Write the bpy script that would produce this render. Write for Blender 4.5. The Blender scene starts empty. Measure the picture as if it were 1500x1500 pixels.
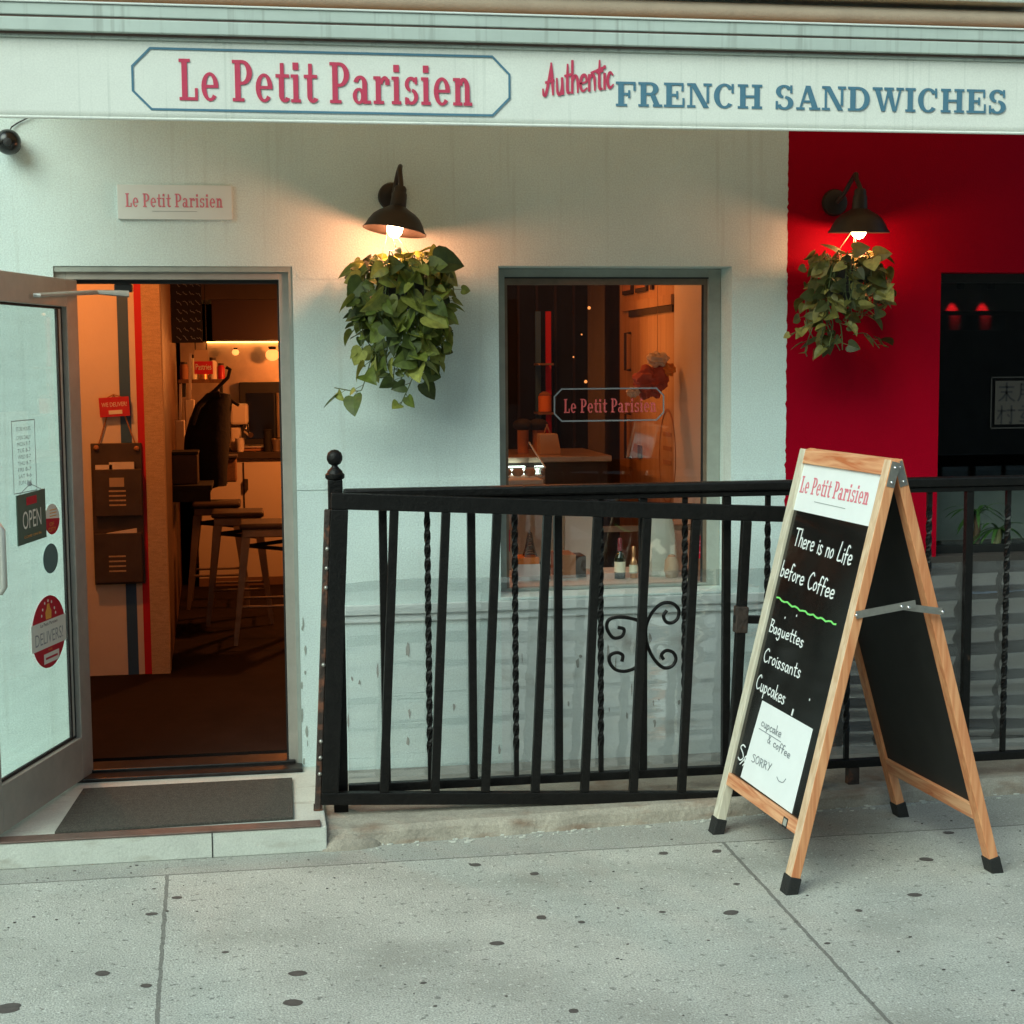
import bpy, bmesh, math, random
from mathutils import Vector, Matrix
random.seed(7)
R = math.radians
SC = bpy.context.scene
COL = SC.collection

# ------------------------------------------------------------------ camera
F_PX, YAW, PITCH, ROLL = 2258.2, 0.15984585, 0.09605445, -0.00750542
CAM = Vector((0.0, -6.14, 1.70))
cy, sy, cp, sp, cr, sr = math.cos(YAW), math.sin(YAW), math.cos(PITCH), math.sin(PITCH), math.cos(ROLL), math.sin(ROLL)
_f = Vector((sy * cp, cy * cp, -sp)); _r = Vector((cy, -sy, 0)); _d = _f.cross(_r)
_rx = cr * _r - sr * _d; _dx = sr * _r + cr * _d
cam = bpy.data.cameras.new('camera'); cam.sensor_width = 36; cam.lens = 36 * F_PX / 1500; cam.clip_end = 200
camo = bpy.data.objects.new('camera', cam); COL.objects.link(camo)
camo.matrix_world = Matrix(((_rx.x, -_dx.x, -_f.x, CAM.x), (_rx.y, -_dx.y, -_f.y, CAM.y), (_rx.z, -_dx.z, -_f.z, CAM.z), (0, 0, 0, 1)))
SC.camera = camo

# ------------------------------------------------------------------ light and exposure
w = bpy.data.worlds.new('World'); SC.world = w; w.use_nodes = True
nt = w.node_tree; nt.nodes.clear()
sky = nt.nodes.new('ShaderNodeTexSky'); sky.sky_type = 'NISHITA'; sky.sun_disc = False
SUN_EL, SUN_AZ = 38, -42          # azimuth measured from -Y (the street side) towards -X
sky.sun_elevation = R(SUN_EL); sky.sun_rotation = R(180 - SUN_AZ)
sky.air_density = 1.0; sky.dust_density = 3.0; sky.ozone_density = 1.0
mx = nt.nodes.new('ShaderNodeMix'); mx.data_type = 'RGBA'; mx.blend_type = 'MULTIPLY'; mx.inputs[0].default_value = 1
mx.inputs[7].default_value = (0.80, 1.0, 0.91, 1)
bg = nt.nodes.new('ShaderNodeBackground'); bg.inputs[1].default_value = 0.12
wo = nt.nodes.new('ShaderNodeOutputWorld')
nt.links.new(sky.outputs[0], mx.inputs[6]); nt.links.new(mx.outputs[2], bg.inputs[0]); nt.links.new(bg.outputs[0], wo.inputs[0])
sl = bpy.data.lights.new('overcast_sun', 'SUN'); sl.energy = 1.75; sl.angle = R(46); sl.color = (0.82, 1.0, 0.95)
so = bpy.data.objects.new('overcast_sun', sl); COL.objects.link(so)
sdir = Vector((math.sin(R(SUN_AZ)) * math.cos(R(SUN_EL)), -math.cos(R(SUN_AZ)) * math.cos(R(SUN_EL)), math.sin(R(SUN_EL))))
so.rotation_euler = sdir.to_track_quat('Z', 'Y').to_euler()
SC.view_settings.view_transform = 'Standard'; SC.view_settings.look = 'None'
SC.view_settings.gamma = 1; SC.view_settings.exposure = 0.45
SC.cycles.max_bounces = 8; SC.cycles.transparent_max_bounces = 12
SC.cycles.use_denoising = True

# ------------------------------------------------------------------ measuring helpers
def ray(px, py):
    return _rx * ((px - 750) / F_PX) + _dx * ((py - 750) / F_PX) + _f
def at(px, py, y):
    d = ray(px, py); return CAM + d * ((y - CAM.y) / d.y)
def atz(px, py, z):
    d = ray(px, py); return CAM + d * ((z - CAM.z) / d.z)
def atx(px, py, x):
    d = ray(px, py); return CAM + d * ((x - CAM.x) / d.x)
def atplane(px, py, o, n):
    d = ray(px, py); return CAM + d * ((o - CAM).dot(n) / d.dot(n))

# ------------------------------------------------------------------ materials
def mat(name, color, rough=0.6, metal=0.0, var=0.0, vscale=8.0, bump=0.0, bscale=60.0, stretch=(1, 1, 1), spec=0.5,
        emit=None, estr=0.0, speck=0.0, coat=0.0, dark=None):
    m = bpy.data.materials.new(name); m.use_nodes = True
    n = m.node_tree.nodes; l = m.node_tree.links
    b = n['Principled BSDF']
    b.inputs['Base Color'].default_value = (*color, 1); b.inputs['Roughness'].default_value = rough
    b.inputs['Metallic'].default_value = metal; b.inputs['Specular IOR Level'].default_value = spec
    if coat: b.inputs['Coat Weight'].default_value = coat; b.inputs['Coat Roughness'].default_value = 0.1
    if emit: b.inputs['Emission Color'].default_value = (*emit, 1); b.inputs['Emission Strength'].default_value = estr
    if var or bump or speck:
        g = n.new('ShaderNodeNewGeometry'); mp = n.new('ShaderNodeMapping'); mp.inputs['Scale'].default_value = stretch
        l.new(g.outputs['Position'], mp.inputs['Vector'])
    if var or speck:
        src = None
        for sc_, am, det in ((vscale, var, 5.0), (170.0, speck, 2.0)):
            if not am: continue
            t = n.new('ShaderNodeTexNoise'); t.inputs['Scale'].default_value = sc_; t.inputs['Detail'].default_value = det
            t.inputs['Roughness'].default_value = 0.65
            l.new(mp.outputs[0], t.inputs['Vector'])
            r = n.new('ShaderNodeMapRange'); lo_ = 0.25 if sc_ != 170.0 else 0.36; r.inputs[1].default_value = lo_; r.inputs[2].default_value = 1 - lo_
            r.inputs[3].default_value = 1 - am; r.inputs[4].default_value = 1 + am
            l.new(t.outputs['Fac'], r.inputs[0])
            mm = n.new('ShaderNodeVectorMath'); mm.operation = 'SCALE'
            if src is None: mm.inputs[0].default_value = color
            else: l.new(src, mm.inputs[0])
            l.new(r.outputs[0], mm.inputs['Scale']); src = mm.outputs[0]
        l.new(src, b.inputs['Base Color'])
    if bump:
        t = n.new('ShaderNodeTexNoise'); t.inputs['Scale'].default_value = bscale; t.inputs['Detail'].default_value = 6
        l.new(mp.outputs[0], t.inputs['Vector'])
        bp = n.new('ShaderNodeBump'); bp.inputs['Strength'].default_value = bump; bp.inputs['Distance'].default_value = 0.01
        l.new(t.outputs['Fac'], bp.inputs['Height']); l.new(bp.outputs[0], b.inputs['Normal'])
    return m

def ramp_over(m, noise_scale, stretch, lo, hi, col, detail=6):
    """stains of their own shape: mixes colour col over the base where a stretched noise is high"""
    n = m.node_tree.nodes; l = m.node_tree.links; b = n['Principled BSDF']
    g = n.new('ShaderNodeNewGeometry'); mp = n.new('ShaderNodeMapping'); mp.inputs['Scale'].default_value = stretch
    l.new(g.outputs['Position'], mp.inputs['Vector'])
    t = n.new('ShaderNodeTexNoise'); t.inputs['Scale'].default_value = noise_scale; t.inputs['Detail'].default_value = detail
    l.new(mp.outputs[0], t.inputs['Vector'])
    r = n.new('ShaderNodeMapRange'); r.inputs[1].default_value = lo; r.inputs[2].default_value = hi
    l.new(t.outputs['Fac'], r.inputs[0])
    x = n.new('ShaderNodeMix'); x.data_type = 'RGBA'
    l.new(r.outputs[0], x.inputs[0]); x.inputs[7].default_value = (*col, 1)
    if b.inputs['Base Color'].is_linked: l.new(b.inputs['Base Color'].links[0].from_socket, x.inputs[6])
    else: x.inputs[6].default_value = b.inputs['Base Color'].default_value
    l.new(x.outputs[2], b.inputs['Base Color'])

def wood(name, c1, c2, axis, scale=1.0, rough=0.5):
    m = bpy.data.materials.new(name); m.use_nodes = True
    n = m.node_tree.nodes; l = m.node_tree.links; b = n['Principled BSDF']
    g = n.new('ShaderNodeNewGeometry'); mp = n.new('ShaderNodeMapping')
    s = [55 * scale] * 3; s[axis] = 3.0 * scale
    mp.inputs['Scale'].default_value = s
    l.new(g.outputs['Position'], mp.inputs['Vector'])
    t = n.new('ShaderNodeTexNoise'); t.inputs['Scale'].default_value = 1; t.inputs['Detail'].default_value = 5; t.inputs['Distortion'].default_value = 0.9
    l.new(mp.outputs[0], t.inputs['Vector'])
    rp = n.new('ShaderNodeValToRGB'); rp.color_ramp.elements[0].position = 0.36; rp.color_ramp.elements[1].position = 0.66
    rp.color_ramp.elements[0].color = (*c1, 1); rp.color_ramp.elements[1].color = (*c2, 1)
    l.new(t.outputs['Fac'], rp.inputs[0]); l.new(rp.outputs[0], b.inputs['Base Color'])
    b.inputs['Roughness'].default_value = rough
    return m

def glass(name, tint=(1, 1, 1), refl=0.06, rough=0.0, haze=0.0, hcol=(0.8, 0.85, 0.83), ior=1.5, wavy=0.0):
    m = bpy.data.materials.new(name); m.use_nodes = True
    n = m.node_tree.nodes; l = m.node_tree.links; n.clear()
    o = n.new('ShaderNodeOutputMaterial'); tr = n.new('ShaderNodeBsdfTransparent'); tr.inputs[0].default_value = (*tint, 1)
    gl = n.new('ShaderNodeBsdfGlossy'); gl.inputs['Roughness'].default_value = rough
    lw = n.new('ShaderNodeLayerWeight'); lw.inputs[0].default_value = 0.5
    pw = n.new('ShaderNodeMath'); pw.operation = 'POWER'; pw.inputs[1].default_value = 4.0; l.new(lw.outputs['Facing'], pw.inputs[0])
    fr = n.new('ShaderNodeMath'); fr.operation = 'MULTIPLY'; fr.inputs[1].default_value = 0.9; l.new(pw.outputs[0], fr.inputs[0])
    ad = n.new('ShaderNodeMath'); ad.operation = 'ADD'; ad.use_clamp = True; ad.inputs[1].default_value = refl
    l.new(fr.outputs[0], ad.inputs[0])
    base = tr.outputs[0]
    if haze:
        df = n.new('ShaderNodeBsdfDiffuse'); df.inputs[0].default_value = (*hcol, 1)
        m0 = n.new('ShaderNodeMixShader')
        g = n.new('ShaderNodeNewGeometry'); mp = n.new('ShaderNodeMapping'); mp.inputs['Scale'].default_value = (1.2, 1, 9)
        t = n.new('ShaderNodeTexNoise'); t.inputs['Scale'].default_value = 2.2; t.inputs['Detail'].default_value = 8
        l.new(g.outputs['Position'], mp.inputs[0]); l.new(mp.outputs[0], t.inputs['Vector'])
        r = n.new('ShaderNodeMapRange'); r.inputs[1].default_value = .3; r.inputs[2].default_value = .72
        r.inputs[3].default_value = haze * .45; r.inputs[4].default_value = haze * 1.6
        l.new(t.outputs['Fac'], r.inputs[0]); l.new(r.outputs[0], m0.inputs[0])
        l.new(base, m0.inputs[1]); l.new(df.outputs[0], m0.inputs[2]); base = m0.outputs[0]
    ms = n.new('ShaderNodeMixShader'); l.new(ad.outputs[0], ms.inputs[0]); l.new(base, ms.inputs[1]); l.new(gl.outputs[0], ms.inputs[2])
    if wavy:
        g = n.new('ShaderNodeNewGeometry'); mp = n.new('ShaderNodeMapping'); mp.inputs['Scale'].default_value = (0.5, 1, 12)
        t = n.new('ShaderNodeTexNoise'); t.inputs['Scale'].default_value = 2.0; t.inputs['Detail'].default_value = 3
        l.new(g.outputs['Position'], mp.inputs[0]); l.new(mp.outputs[0], t.inputs['Vector'])
        bp = n.new('ShaderNodeBump'); bp.inputs['Strength'].default_value = wavy; bp.inputs['Distance'].default_value = 0.02
        l.new(t.outputs['Fac'], bp.inputs['Height']); l.new(bp.outputs[0], gl.inputs['Normal'])
    l.new(ms.outputs[0], o.inputs[0])
    return m

def leaf_mat(name, cols):
    m = bpy.data.materials.new(name); m.use_nodes = True
    n = m.node_tree.nodes; l = m.node_tree.links; b = n['Principled BSDF']; o = n['Material Output']
    g = n.new('ShaderNodeNewGeometry'); rp = n.new('ShaderNodeValToRGB')
    e = rp.color_ramp.elements; e[0].color = (*cols[0], 1); e[1].color = (*cols[-1], 1)
    for i, c in enumerate(cols[1:-1]):
        q = e.new((i + 1) / (len(cols) - 1)); q.color = (*c, 1)
    l.new(g.outputs['Random Per Island'], rp.inputs[0])
    t = n.new('ShaderNodeTexNoise'); t.inputs['Scale'].default_value = 45; l.new(g.outputs['Position'], t.inputs['Vector'])
    r = n.new('ShaderNodeMapRange'); r.inputs[1].default_value = .3; r.inputs[2].default_value = .7; r.inputs[3].default_value = .75; r.inputs[4].default_value = 1.3
    l.new(t.outputs['Fac'], r.inputs[0])
    s = n.new('ShaderNodeVectorMath'); s.operation = 'SCALE'; l.new(rp.outputs[0], s.inputs[0]); l.new(r.outputs[0], s.inputs['Scale'])
    l.new(s.outputs[0], b.inputs['Base Color']); b.inputs['Roughness'].default_value = 0.55
    tl = n.new('ShaderNodeBsdfTranslucent'); l.new(s.outputs[0], tl.inputs[0])
    ms = n.new('ShaderNodeMixShader'); ms.inputs[0].default_value = 0.22
    l.new(b.outputs[0], ms.inputs[1]); l.new(tl.outputs[0], ms.inputs[2]); l.new(ms.outputs[0], o.inputs[0])
    return m
M = {}
M['white'] = mat('white_stucco', (0.65, 0.77, 0.74), 0.75, var=0.06, vscale=2.5, bump=0.28, bscale=130, speck=0.09)
ramp_over(M['white'], 3.0, (9, 9, 0.35), 0.58, 0.85, (0.52, 0.60, 0.56))
M['lower'] = mat('white_lower_wall', (0.66, 0.71, 0.69), 0.7, var=0.08, vscale=3, bump=0.3, bscale=80)
ramp_over(M['lower'], 2.6, (1.5, 1.5, 2.5), 0.56, 0.75, (0.36, 0.33, 0.29))
M['red'] = mat('red_paint', (0.34, 0.0, 0.012), 0.6, var=0.05, vscale=3, bump=0.18, bscale=140, spec=0.05)
M['soffit'] = mat('shade_and_chip_grey', (0.32, 0.35, 0.31), 0.7, var=0.15, vscale=10, bump=0.2)  # grey-green carries the shade under the lintels; also colours worn chips
M['alu'] = mat('weathered_aluminium', (0.42, 0.39, 0.34), 0.45, 0.25, var=0.12, vscale=12)
M['alu_light'] = mat('pale_aluminium', (0.55, 0.55, 0.50), 0.4, 0.4, var=0.1, vscale=12)
M['gasket'] = mat('black_gasket', (0.012, 0.012, 0.012), 0.6)
M['brownframe'] = mat('brown_frame', (0.20, 0.145, 0.10), 0.5, 0.2, var=0.2, vscale=20)
M['darkframe'] = mat('dark_frame', (0.014, 0.015, 0.014), 0.5, 0.2, var=0.2, vscale=20)
M['saddle'] = mat('dark_metal_saddle', (0.035, 0.032, 0.03), 0.35, 0.6, var=0.4, vscale=20)
M['valance'] = mat('awning_canvas', (0.75, 0.765, 0.70), 0.85, var=0.05, vscale=5, bump=0.12, bscale=300, speck=0.04)
ramp_over(M['valance'], 4.0, (14, 14, 0.25), 0.60, 0.80, (0.56, 0.59, 0.53))
M['bar'] = mat('awning_bar', (0.50, 0.57, 0.52), 0.55, 0.1, var=0.1, vscale=5, stretch=(1, 1, 1))
ramp_over(M['bar'], 5.0, (9, 9, 0.4), 0.55, 0.75, (0.36, 0.40, 0.36))
M['canvas_roof'] = leaf_mat('translucent_tan_canvas', [(0.74, 0.36, 0.15), (0.74, 0.36, 0.15)])
M['canvas_roof'].node_tree.nodes['Mix Shader'].inputs[0].default_value = 0.6
M['roll'] = mat('canvas_roll', (0.42, 0.34, 0.26), 0.9, var=0.1, vscale=8, bump=0.2, bscale=90)
M['ink_red'] = mat('red_lettering', (0.55, 0.045, 0.10), 0.7, var=0.08, vscale=30)
M['ink_red_soft'] = mat('faded_red_lettering', (0.70, 0.20, 0.25), 0.7)
M['ink_blue'] = mat('blue_lettering', (0.075, 0.19, 0.27), 0.7, var=0.08, vscale=30)
M['ink_grey'] = mat('grey_lettering', (0.30, 0.33, 0.33), 0.7)
M['vinyl_red'] = mat('red_vinyl', (0.62, 0.10, 0.10), 0.6)
M['vinyl_blue'] = mat('grey_blue_vinyl', (0.22, 0.24, 0.26), 0.6)
M['sign_white'] = mat('sign_white', (0.72, 0.76, 0.72), 0.5, var=0.03, vscale=5)
M['iron'] = mat('black_iron', (0.006, 0.0055, 0.005), 0.45, 0.0, var=0.5, vscale=30, bump=0.35, bscale=70, spec=0.25)
ramp_over(M['iron'], 14, (1, 1, 1), 0.70, 0.80, (0.09, 0.05, 0.03))
M['iron_rust'] = mat('rusty_iron', (0.035, 0.022, 0.016), 0.7, var=0.6, vscale=25, bump=0.6, bscale=60)
ramp_over(M['iron_rust'], 20, (1, 1, 1), 0.55, 0.66, (0.16, 0.06, 0.03))
M['lampblack'] = mat('dark_bronze_enamel', (0.030, 0.021, 0.015), 0.45, 0.2, var=0.2, vscale=20)
M['shade_in'] = mat('shade_inner_enamel', (0.75, 0.70, 0.62), 0.5)
M['step'] = mat('pale_stone_step', (0.56, 0.58, 0.52), 0.6, var=0.12, vscale=6, bump=0.25, bscale=70, speck=0.08)
ramp_over(M['step'], 6, (1, 3, 3), 0.58, 0.80, (0.36, 0.34, 0.28))
M['strip'] = mat('brown_step_nosing', (0.17, 0.115, 0.095), 0.5, 0.3, var=0.3, vscale=14, bump=0.2)
M['plinth'] = mat('stained_plinth', (0.36, 0.32, 0.26), 0.85, var=0.25, vscale=9, bump=0.7, bscale=45, speck=0.12)
ramp_over(M['plinth'], 5, (1, 1, 5), 0.52, 0.78, (0.22, 0.13, 0.08))
M['patch'] = mat('crumbled_mortar', (0.60, 0.60, 0.54), 0.9, var=0.2, vscale=20, bump=0.8, bscale=60)
M['mat'] = mat('grey_doormat', (0.075, 0.068, 0.055), 0.95, var=0.25, vscale=40, bump=0.9, bscale=260, speck=0.35)
M['areaway'] = mat('areaway_concrete', (0.30, 0.29, 0.26), 0.85, var=0.3, vscale=8, bump=0.5, bscale=60)
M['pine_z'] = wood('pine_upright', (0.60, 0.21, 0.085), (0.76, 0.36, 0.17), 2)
M['pine_pale'] = wood('skylit_pine_face', (0.62, 0.40, 0.24), (0.78, 0.58, 0.40), 2)  # paler pine: skylight on the exposed faces put into the colour
M['pine_skylit'] = wood('skylit_pine_stile', (0.56, 0.50, 0.38), (0.70, 0.65, 0.53), 2)  # palest pine: light from the left painted onto the far stile
M['pine_y'] = wood('pine_rail', (0.54, 0.16, 0.06), (0.80, 0.44, 0.24), 1, 0.8)
M['board'] = mat('black_chalkboard', (0.010, 0.009, 0.008), 0.16, spec=0.5, var=0.4, vscale=6)
M['board_matt'] = mat('matt_blackboard', (0.012, 0.012, 0.011), 0.6, var=0.4, vscale=8)
M['chalk'] = mat('white_chalk_pen', (0.80, 0.83, 0.82), 0.8)
M['green'] = mat('green_chalk_pen', (0.22, 0.75, 0.18), 0.8)
M['paper'] = mat('white_paper', (0.80, 0.83, 0.83), 0.8, var=0.03, vscale=12)
M['pencil'] = mat('pencil_grey', (0.22, 0.24, 0.26), 0.8)
M['rubber'] = mat('black_rubber', (0.014, 0.014, 0.013), 0.75, bump=0.4, bscale=120)
M['zinc'] = mat('zinc_hinge', (0.42, 0.40, 0.36), 0.4, 0.8, var=0.15, vscale=40)
M['gum'] = mat('trodden_gum', (0.095, 0.08, 0.072), 0.8, var=0.3, vscale=60)
M['glass_door'] = glass('door_glass', (0.95, 0.98, 0.97), 0.05, 0.0, haze=0.05)
M['glass_win'] = glass('window_glass', (0.97, 0.98, 0.97), 0.05)
M['glass_dark'] = glass('restaurant_glass', (0.85, 0.88, 0.86), 0.05)
M['sheet'] = glass('clear_plastic_sheet', (0.93, 0.95, 0.95), 0.20, 0.06, haze=0.08, hcol=(0.72, 0.78, 0.78), wavy=0.18)
M['steel'] = mat('brushed_steel', (0.60, 0.48, 0.36), 0.38, 0.9, var=0.2, vscale=6)
M['black'] = mat('matt_black', (0.008, 0.008, 0.008), 0.8)
M['black_cloth'] = mat('black_cloth', (0.004, 0.004, 0.005), 0.95, bump=0.4, bscale=40)
M['int_white'] = mat('cream_interior_paint', (0.66, 0.60, 0.53), 0.7, var=0.04, vscale=5, bump=0.1)
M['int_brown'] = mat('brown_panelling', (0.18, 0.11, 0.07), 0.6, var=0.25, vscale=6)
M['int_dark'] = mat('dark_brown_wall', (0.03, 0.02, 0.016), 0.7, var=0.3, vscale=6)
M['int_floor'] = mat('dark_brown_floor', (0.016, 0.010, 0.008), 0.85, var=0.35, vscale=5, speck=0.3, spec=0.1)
M['stripe_blue'] = mat('blue_stripe_paint', (0.025, 0.10, 0.24), 0.6)
M['stripe_red'] = mat('red_stripe_paint', (0.52, 0.002, 0.014), 0.6)
M['cork'] = mat('newsprint_panel', (0.48, 0.34, 0.20), 0.85, var=0.22, vscale=30, stretch=(1, 1, 5), speck=0.3)
M['sidewood'] = wood('brown_side_panel', (0.10, 0.050, 0.024), (0.17, 0.09, 0.042), 2, 0.5)
M['partition'] = wood('honey_wood', (0.36, 0.20, 0.09), (0.46, 0.27, 0.125), 2, 0.35)
M['cab'] = mat('cream_cabinet', (0.62, 0.55, 0.46), 0.5, var=0.03, vscale=4)
M['stool_metal'] = mat('stool_metal', (0.24, 0.19, 0.15), 0.5, 0.3, var=0.2, vscale=12)
M['stool_seat'] = mat('stool_seat', (0.05, 0.032, 0.022), 0.5)
M['holder'] = mat('brown_menu_holder', (0.050, 0.034, 0.026), 0.6, var=0.3, vscale=10)
M['kraft'] = mat('kraft_board', (0.42, 0.32, 0.22), 0.85, var=0.08, vscale=10)
M['carton'] = mat('brown_carton', (0.34, 0.16, 0.08), 0.8, var=0.15, vscale=15)
M['orange'] = mat('orange_box', (0.72, 0.23, 0.04), 0.6)
M['bronze'] = mat('brown_bronze', (0.13, 0.075, 0.045), 0.5, 0.4)
M['bottle'] = mat('green_bottle_glass', (0.012, 0.020, 0.008), 0.08, spec=0.6)
M['capsule'] = mat('wine_capsule', (0.20, 0.02, 0.03), 0.35)
M['gold'] = mat('gold_foil', (0.65, 0.36, 0.18), 0.35, 0.7)
M['label'] = mat('cream_label', (0.70, 0.72, 0.58), 0.7)
M['marble'] = mat('marbled_paper', (0.66, 0.68, 0.60), 0.6)
ramp_over(M['marble'], 2.2, (3, 3, 3), 0.49, 0.53, (0.40, 0.43, 0.38), 3)
M['leafpot'] = mat('dark_plastic_pot', (0.03, 0.028, 0.025), 0.6)
M['stem'] = mat('green_stem', (0.09, 0.12, 0.04), 0.6)
M['tan'] = mat('tan_wire', (0.30, 0.22, 0.14), 0.5, 0.4)
M['yucca_stem'] = mat('brown_cane', (0.26, 0.15, 0.09), 0.8, var=0.3, vscale=40)
M['yucca_stem2'] = mat('yellow_cane', (0.40, 0.36, 0.16), 0.8, var=0.3, vscale=40)
M['yucca_leaf'] = mat('yucca_leaf', (0.08, 0.20, 0.03), 0.5)
M['grey_int'] = mat('grey_interior_panel', (0.30, 0.32, 0.30), 0.7, var=0.15, vscale=5)
M['dark_panel'] = mat('dark_brown_lower_wall', (0.05, 0.042, 0.036), 0.6, var=0.3, vscale=4, bump=0.2)
M['hoodmat'] = mat('dark_red_brown_hood', (0.022, 0.008, 0.006), 0.5)
M['seal_line'] = mat('dull_gold_line', (0.028, 0.026, 0.022), 0.6)
M['asphalt'] = mat('asphalt', (0.05, 0.05, 0.052), 0.85, var=0.2, vscale=6, bump=0.4)
M['facade'] = mat('brown_brick_facade', (0.16, 0.12, 0.10), 0.8, var=0.3, vscale=3)
M['paint_white'] = mat('road_paint', (0.6, 0.6, 0.58), 0.8, var=0.2, vscale=10)
M['bulb'] = mat('lit_bulb', (1, 0.8, 0.6), 0.3, emit=(1.0, 0.66, 0.36), estr=14)
M['fairy'] = mat('fairy_bulb', (1, 0.6, 0.3), 0.3, emit=(1.0, 0.36, 0.10), estr=0.9)
M['reflection_glow'] = mat('lamp_reflection_glow', (1, .6, .3), 0.3, emit=(1.0, 0.34, 0.08), estr=1.3)  # glow standing in for lamp reflections in the steel
M['led'] = mat('case_light', (1, 1, 1), 0.3, emit=(0.78, 1.0, 0.88), estr=4)
M['warmled'] = mat('hood_light', (1, 0.8, 0.6), 0.3, emit=(1.0, 0.40, 0.10), estr=6)
M['green_sign'] = mat('dark_green_card', (0.07, 0.12, 0.09), 0.5)
M['cream'] = mat('cream_print', (0.72, 0.74, 0.66), 0.6)
M['sticker_red'] = mat('red_sticker', (0.48, 0.012, 0.03), 0.45)
M['sticker_teal'] = mat('teal_sticker', (0.10, 0.19, 0.19), 0.5)
M['yellow'] = mat('yellow_print', (0.75, 0.36, 0.06), 0.6)
M['skin'] = mat('doll_orange', (0.75, 0.28, 0.05), 0.6)
M['doll_red'] = mat('doll_red_cloth', (0.42, 0.10, 0.08), 0.8)
M['wicker'] = mat('brown_basket', (0.22, 0.12, 0.06), 0.8, var=0.4, vscale=60)
M['seal'] = mat('smoked_gold_film', (0.040, 0.036, 0.029), 0.7)
M['silver'] = mat('chrome', (0.7, 0.7, 0.7), 0.15, 1.0)

# sidewalk concrete with its score lines (their own shape, drawn by position)
def sidewalk_mat():
    m = mat('sidewalk_concrete', (0.46, 0.455, 0.405), 0.85, var=0.16, vscale=3.2, bump=0.5, bscale=150, speck=0.29)
    ramp_over(m, 1.3, (1, 1.6, 1), 0.52, 0.74, (0.31, 0.305, 0.265))
    ramp_over(m, 38, (1, 1, 1), 0.61, 0.70, (0.22, 0.215, 0.19), 3)
    ramp_over(m, 70, (1, 1, 1), 0.62, 0.70, (0.66, 0.66, 0.60), 2)
    n = m.node_tree.nodes; l = m.node_tree.links; b = n['Principled BSDF']
    g = n.new('ShaderNodeNewGeometry'); sx = n.new('ShaderNodeSeparateXYZ'); l.new(g.outputs['Position'], sx.inputs[0])
    t = n.new('ShaderNodeTexNoise'); t.inputs['Scale'].default_value = 18; t.inputs['Detail'].default_value = 6
    l.new(g.outputs['Position'], t.inputs['Vector'])
    def math_(op, a, bb):
        q = n.new('ShaderNodeMath'); q.operation = op
        for i, v in enumerate((a, bb)):
            if v is None: continue
            if isinstance(v, (int, float)): q.inputs[i].default_value = v
            else: l.new(v, q.inputs[i])
        return q.outputs[0]
    wob = math_('MULTIPLY', math_('SUBTRACT', t.outputs['Fac'], 0.5), 0.013)
    def line(coord, pos, half, slope_coord=None, slope=0.0):
        c = coord
        if slope_coord is not None: c = math_('ADD', coord, math_('MULTIPLY', slope_coord, slope))
        d = math_('ABSOLUTE', math_('SUBTRACT', math_('ADD', c, wob), pos), None)
        return math_('LESS_THAN', d, half)
    X, Y = sx.outputs[0], sx.outputs[1]
    front = math_('LESS_THAN', Y, -0.985)
    lines = None
    for px in (-0.386, 1.595, 3.55, -2.35):
        L = math_('MULTIPLY', line(X, px, 0.0062, Y, 0.0366 if px < 0 else -0.0131), front)
        lines = L if lines is None else math_('MAXIMUM', lines, L)
    lines = math_('MAXIMUM', lines, line(Y, -0.985, 0.0045))
    lines = math_('MAXIMUM', lines, line(Y, -3.1, 0.006))
    x = n.new('ShaderNodeMix'); x.data_type = 'RGBA'; l.new(math_('MULTIPLY', lines, 0.7), x.inputs[0])
    l.new(b.inputs['Base Color'].links[0].from_socket, x.inputs[6]); x.inputs[7].default_value = (0.10, 0.092, 0.08, 1)
    # the darker cement border strip along the building
    y2 = n.new('ShaderNodeMix'); y2.data_type = 'RGBA'
    l.new(math_('MULTIPLY', math_('GREATER_THAN', Y, -0.985), 0.34), y2.inputs[0])
    l.new(b.inputs['Base Color'].links[0].from_socket, y2.inputs[6]); y2.inputs[7].default_value = (0.19, 0.185, 0.165, 1)
    l.new(y2.outputs[2], x.inputs[6]); l.new(x.outputs[2], b.inputs['Base Color'])
    return m
M['sidewalk'] = sidewalk_mat()

M['leaf'] = leaf_mat('pothos_leaf', [(0.034, 0.052, 0.010), (0.065, 0.095, 0.015), (0.11, 0.150, 0.021), (0.18, 0.21, 0.033), (0.30, 0.31, 0.07)])
M['leaf2'] = leaf_mat('pothos_leaf_dry', [(0.036, 0.044, 0.010), (0.075, 0.082, 0.016), (0.14, 0.135, 0.028), (0.28, 0.25, 0.07)])

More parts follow.
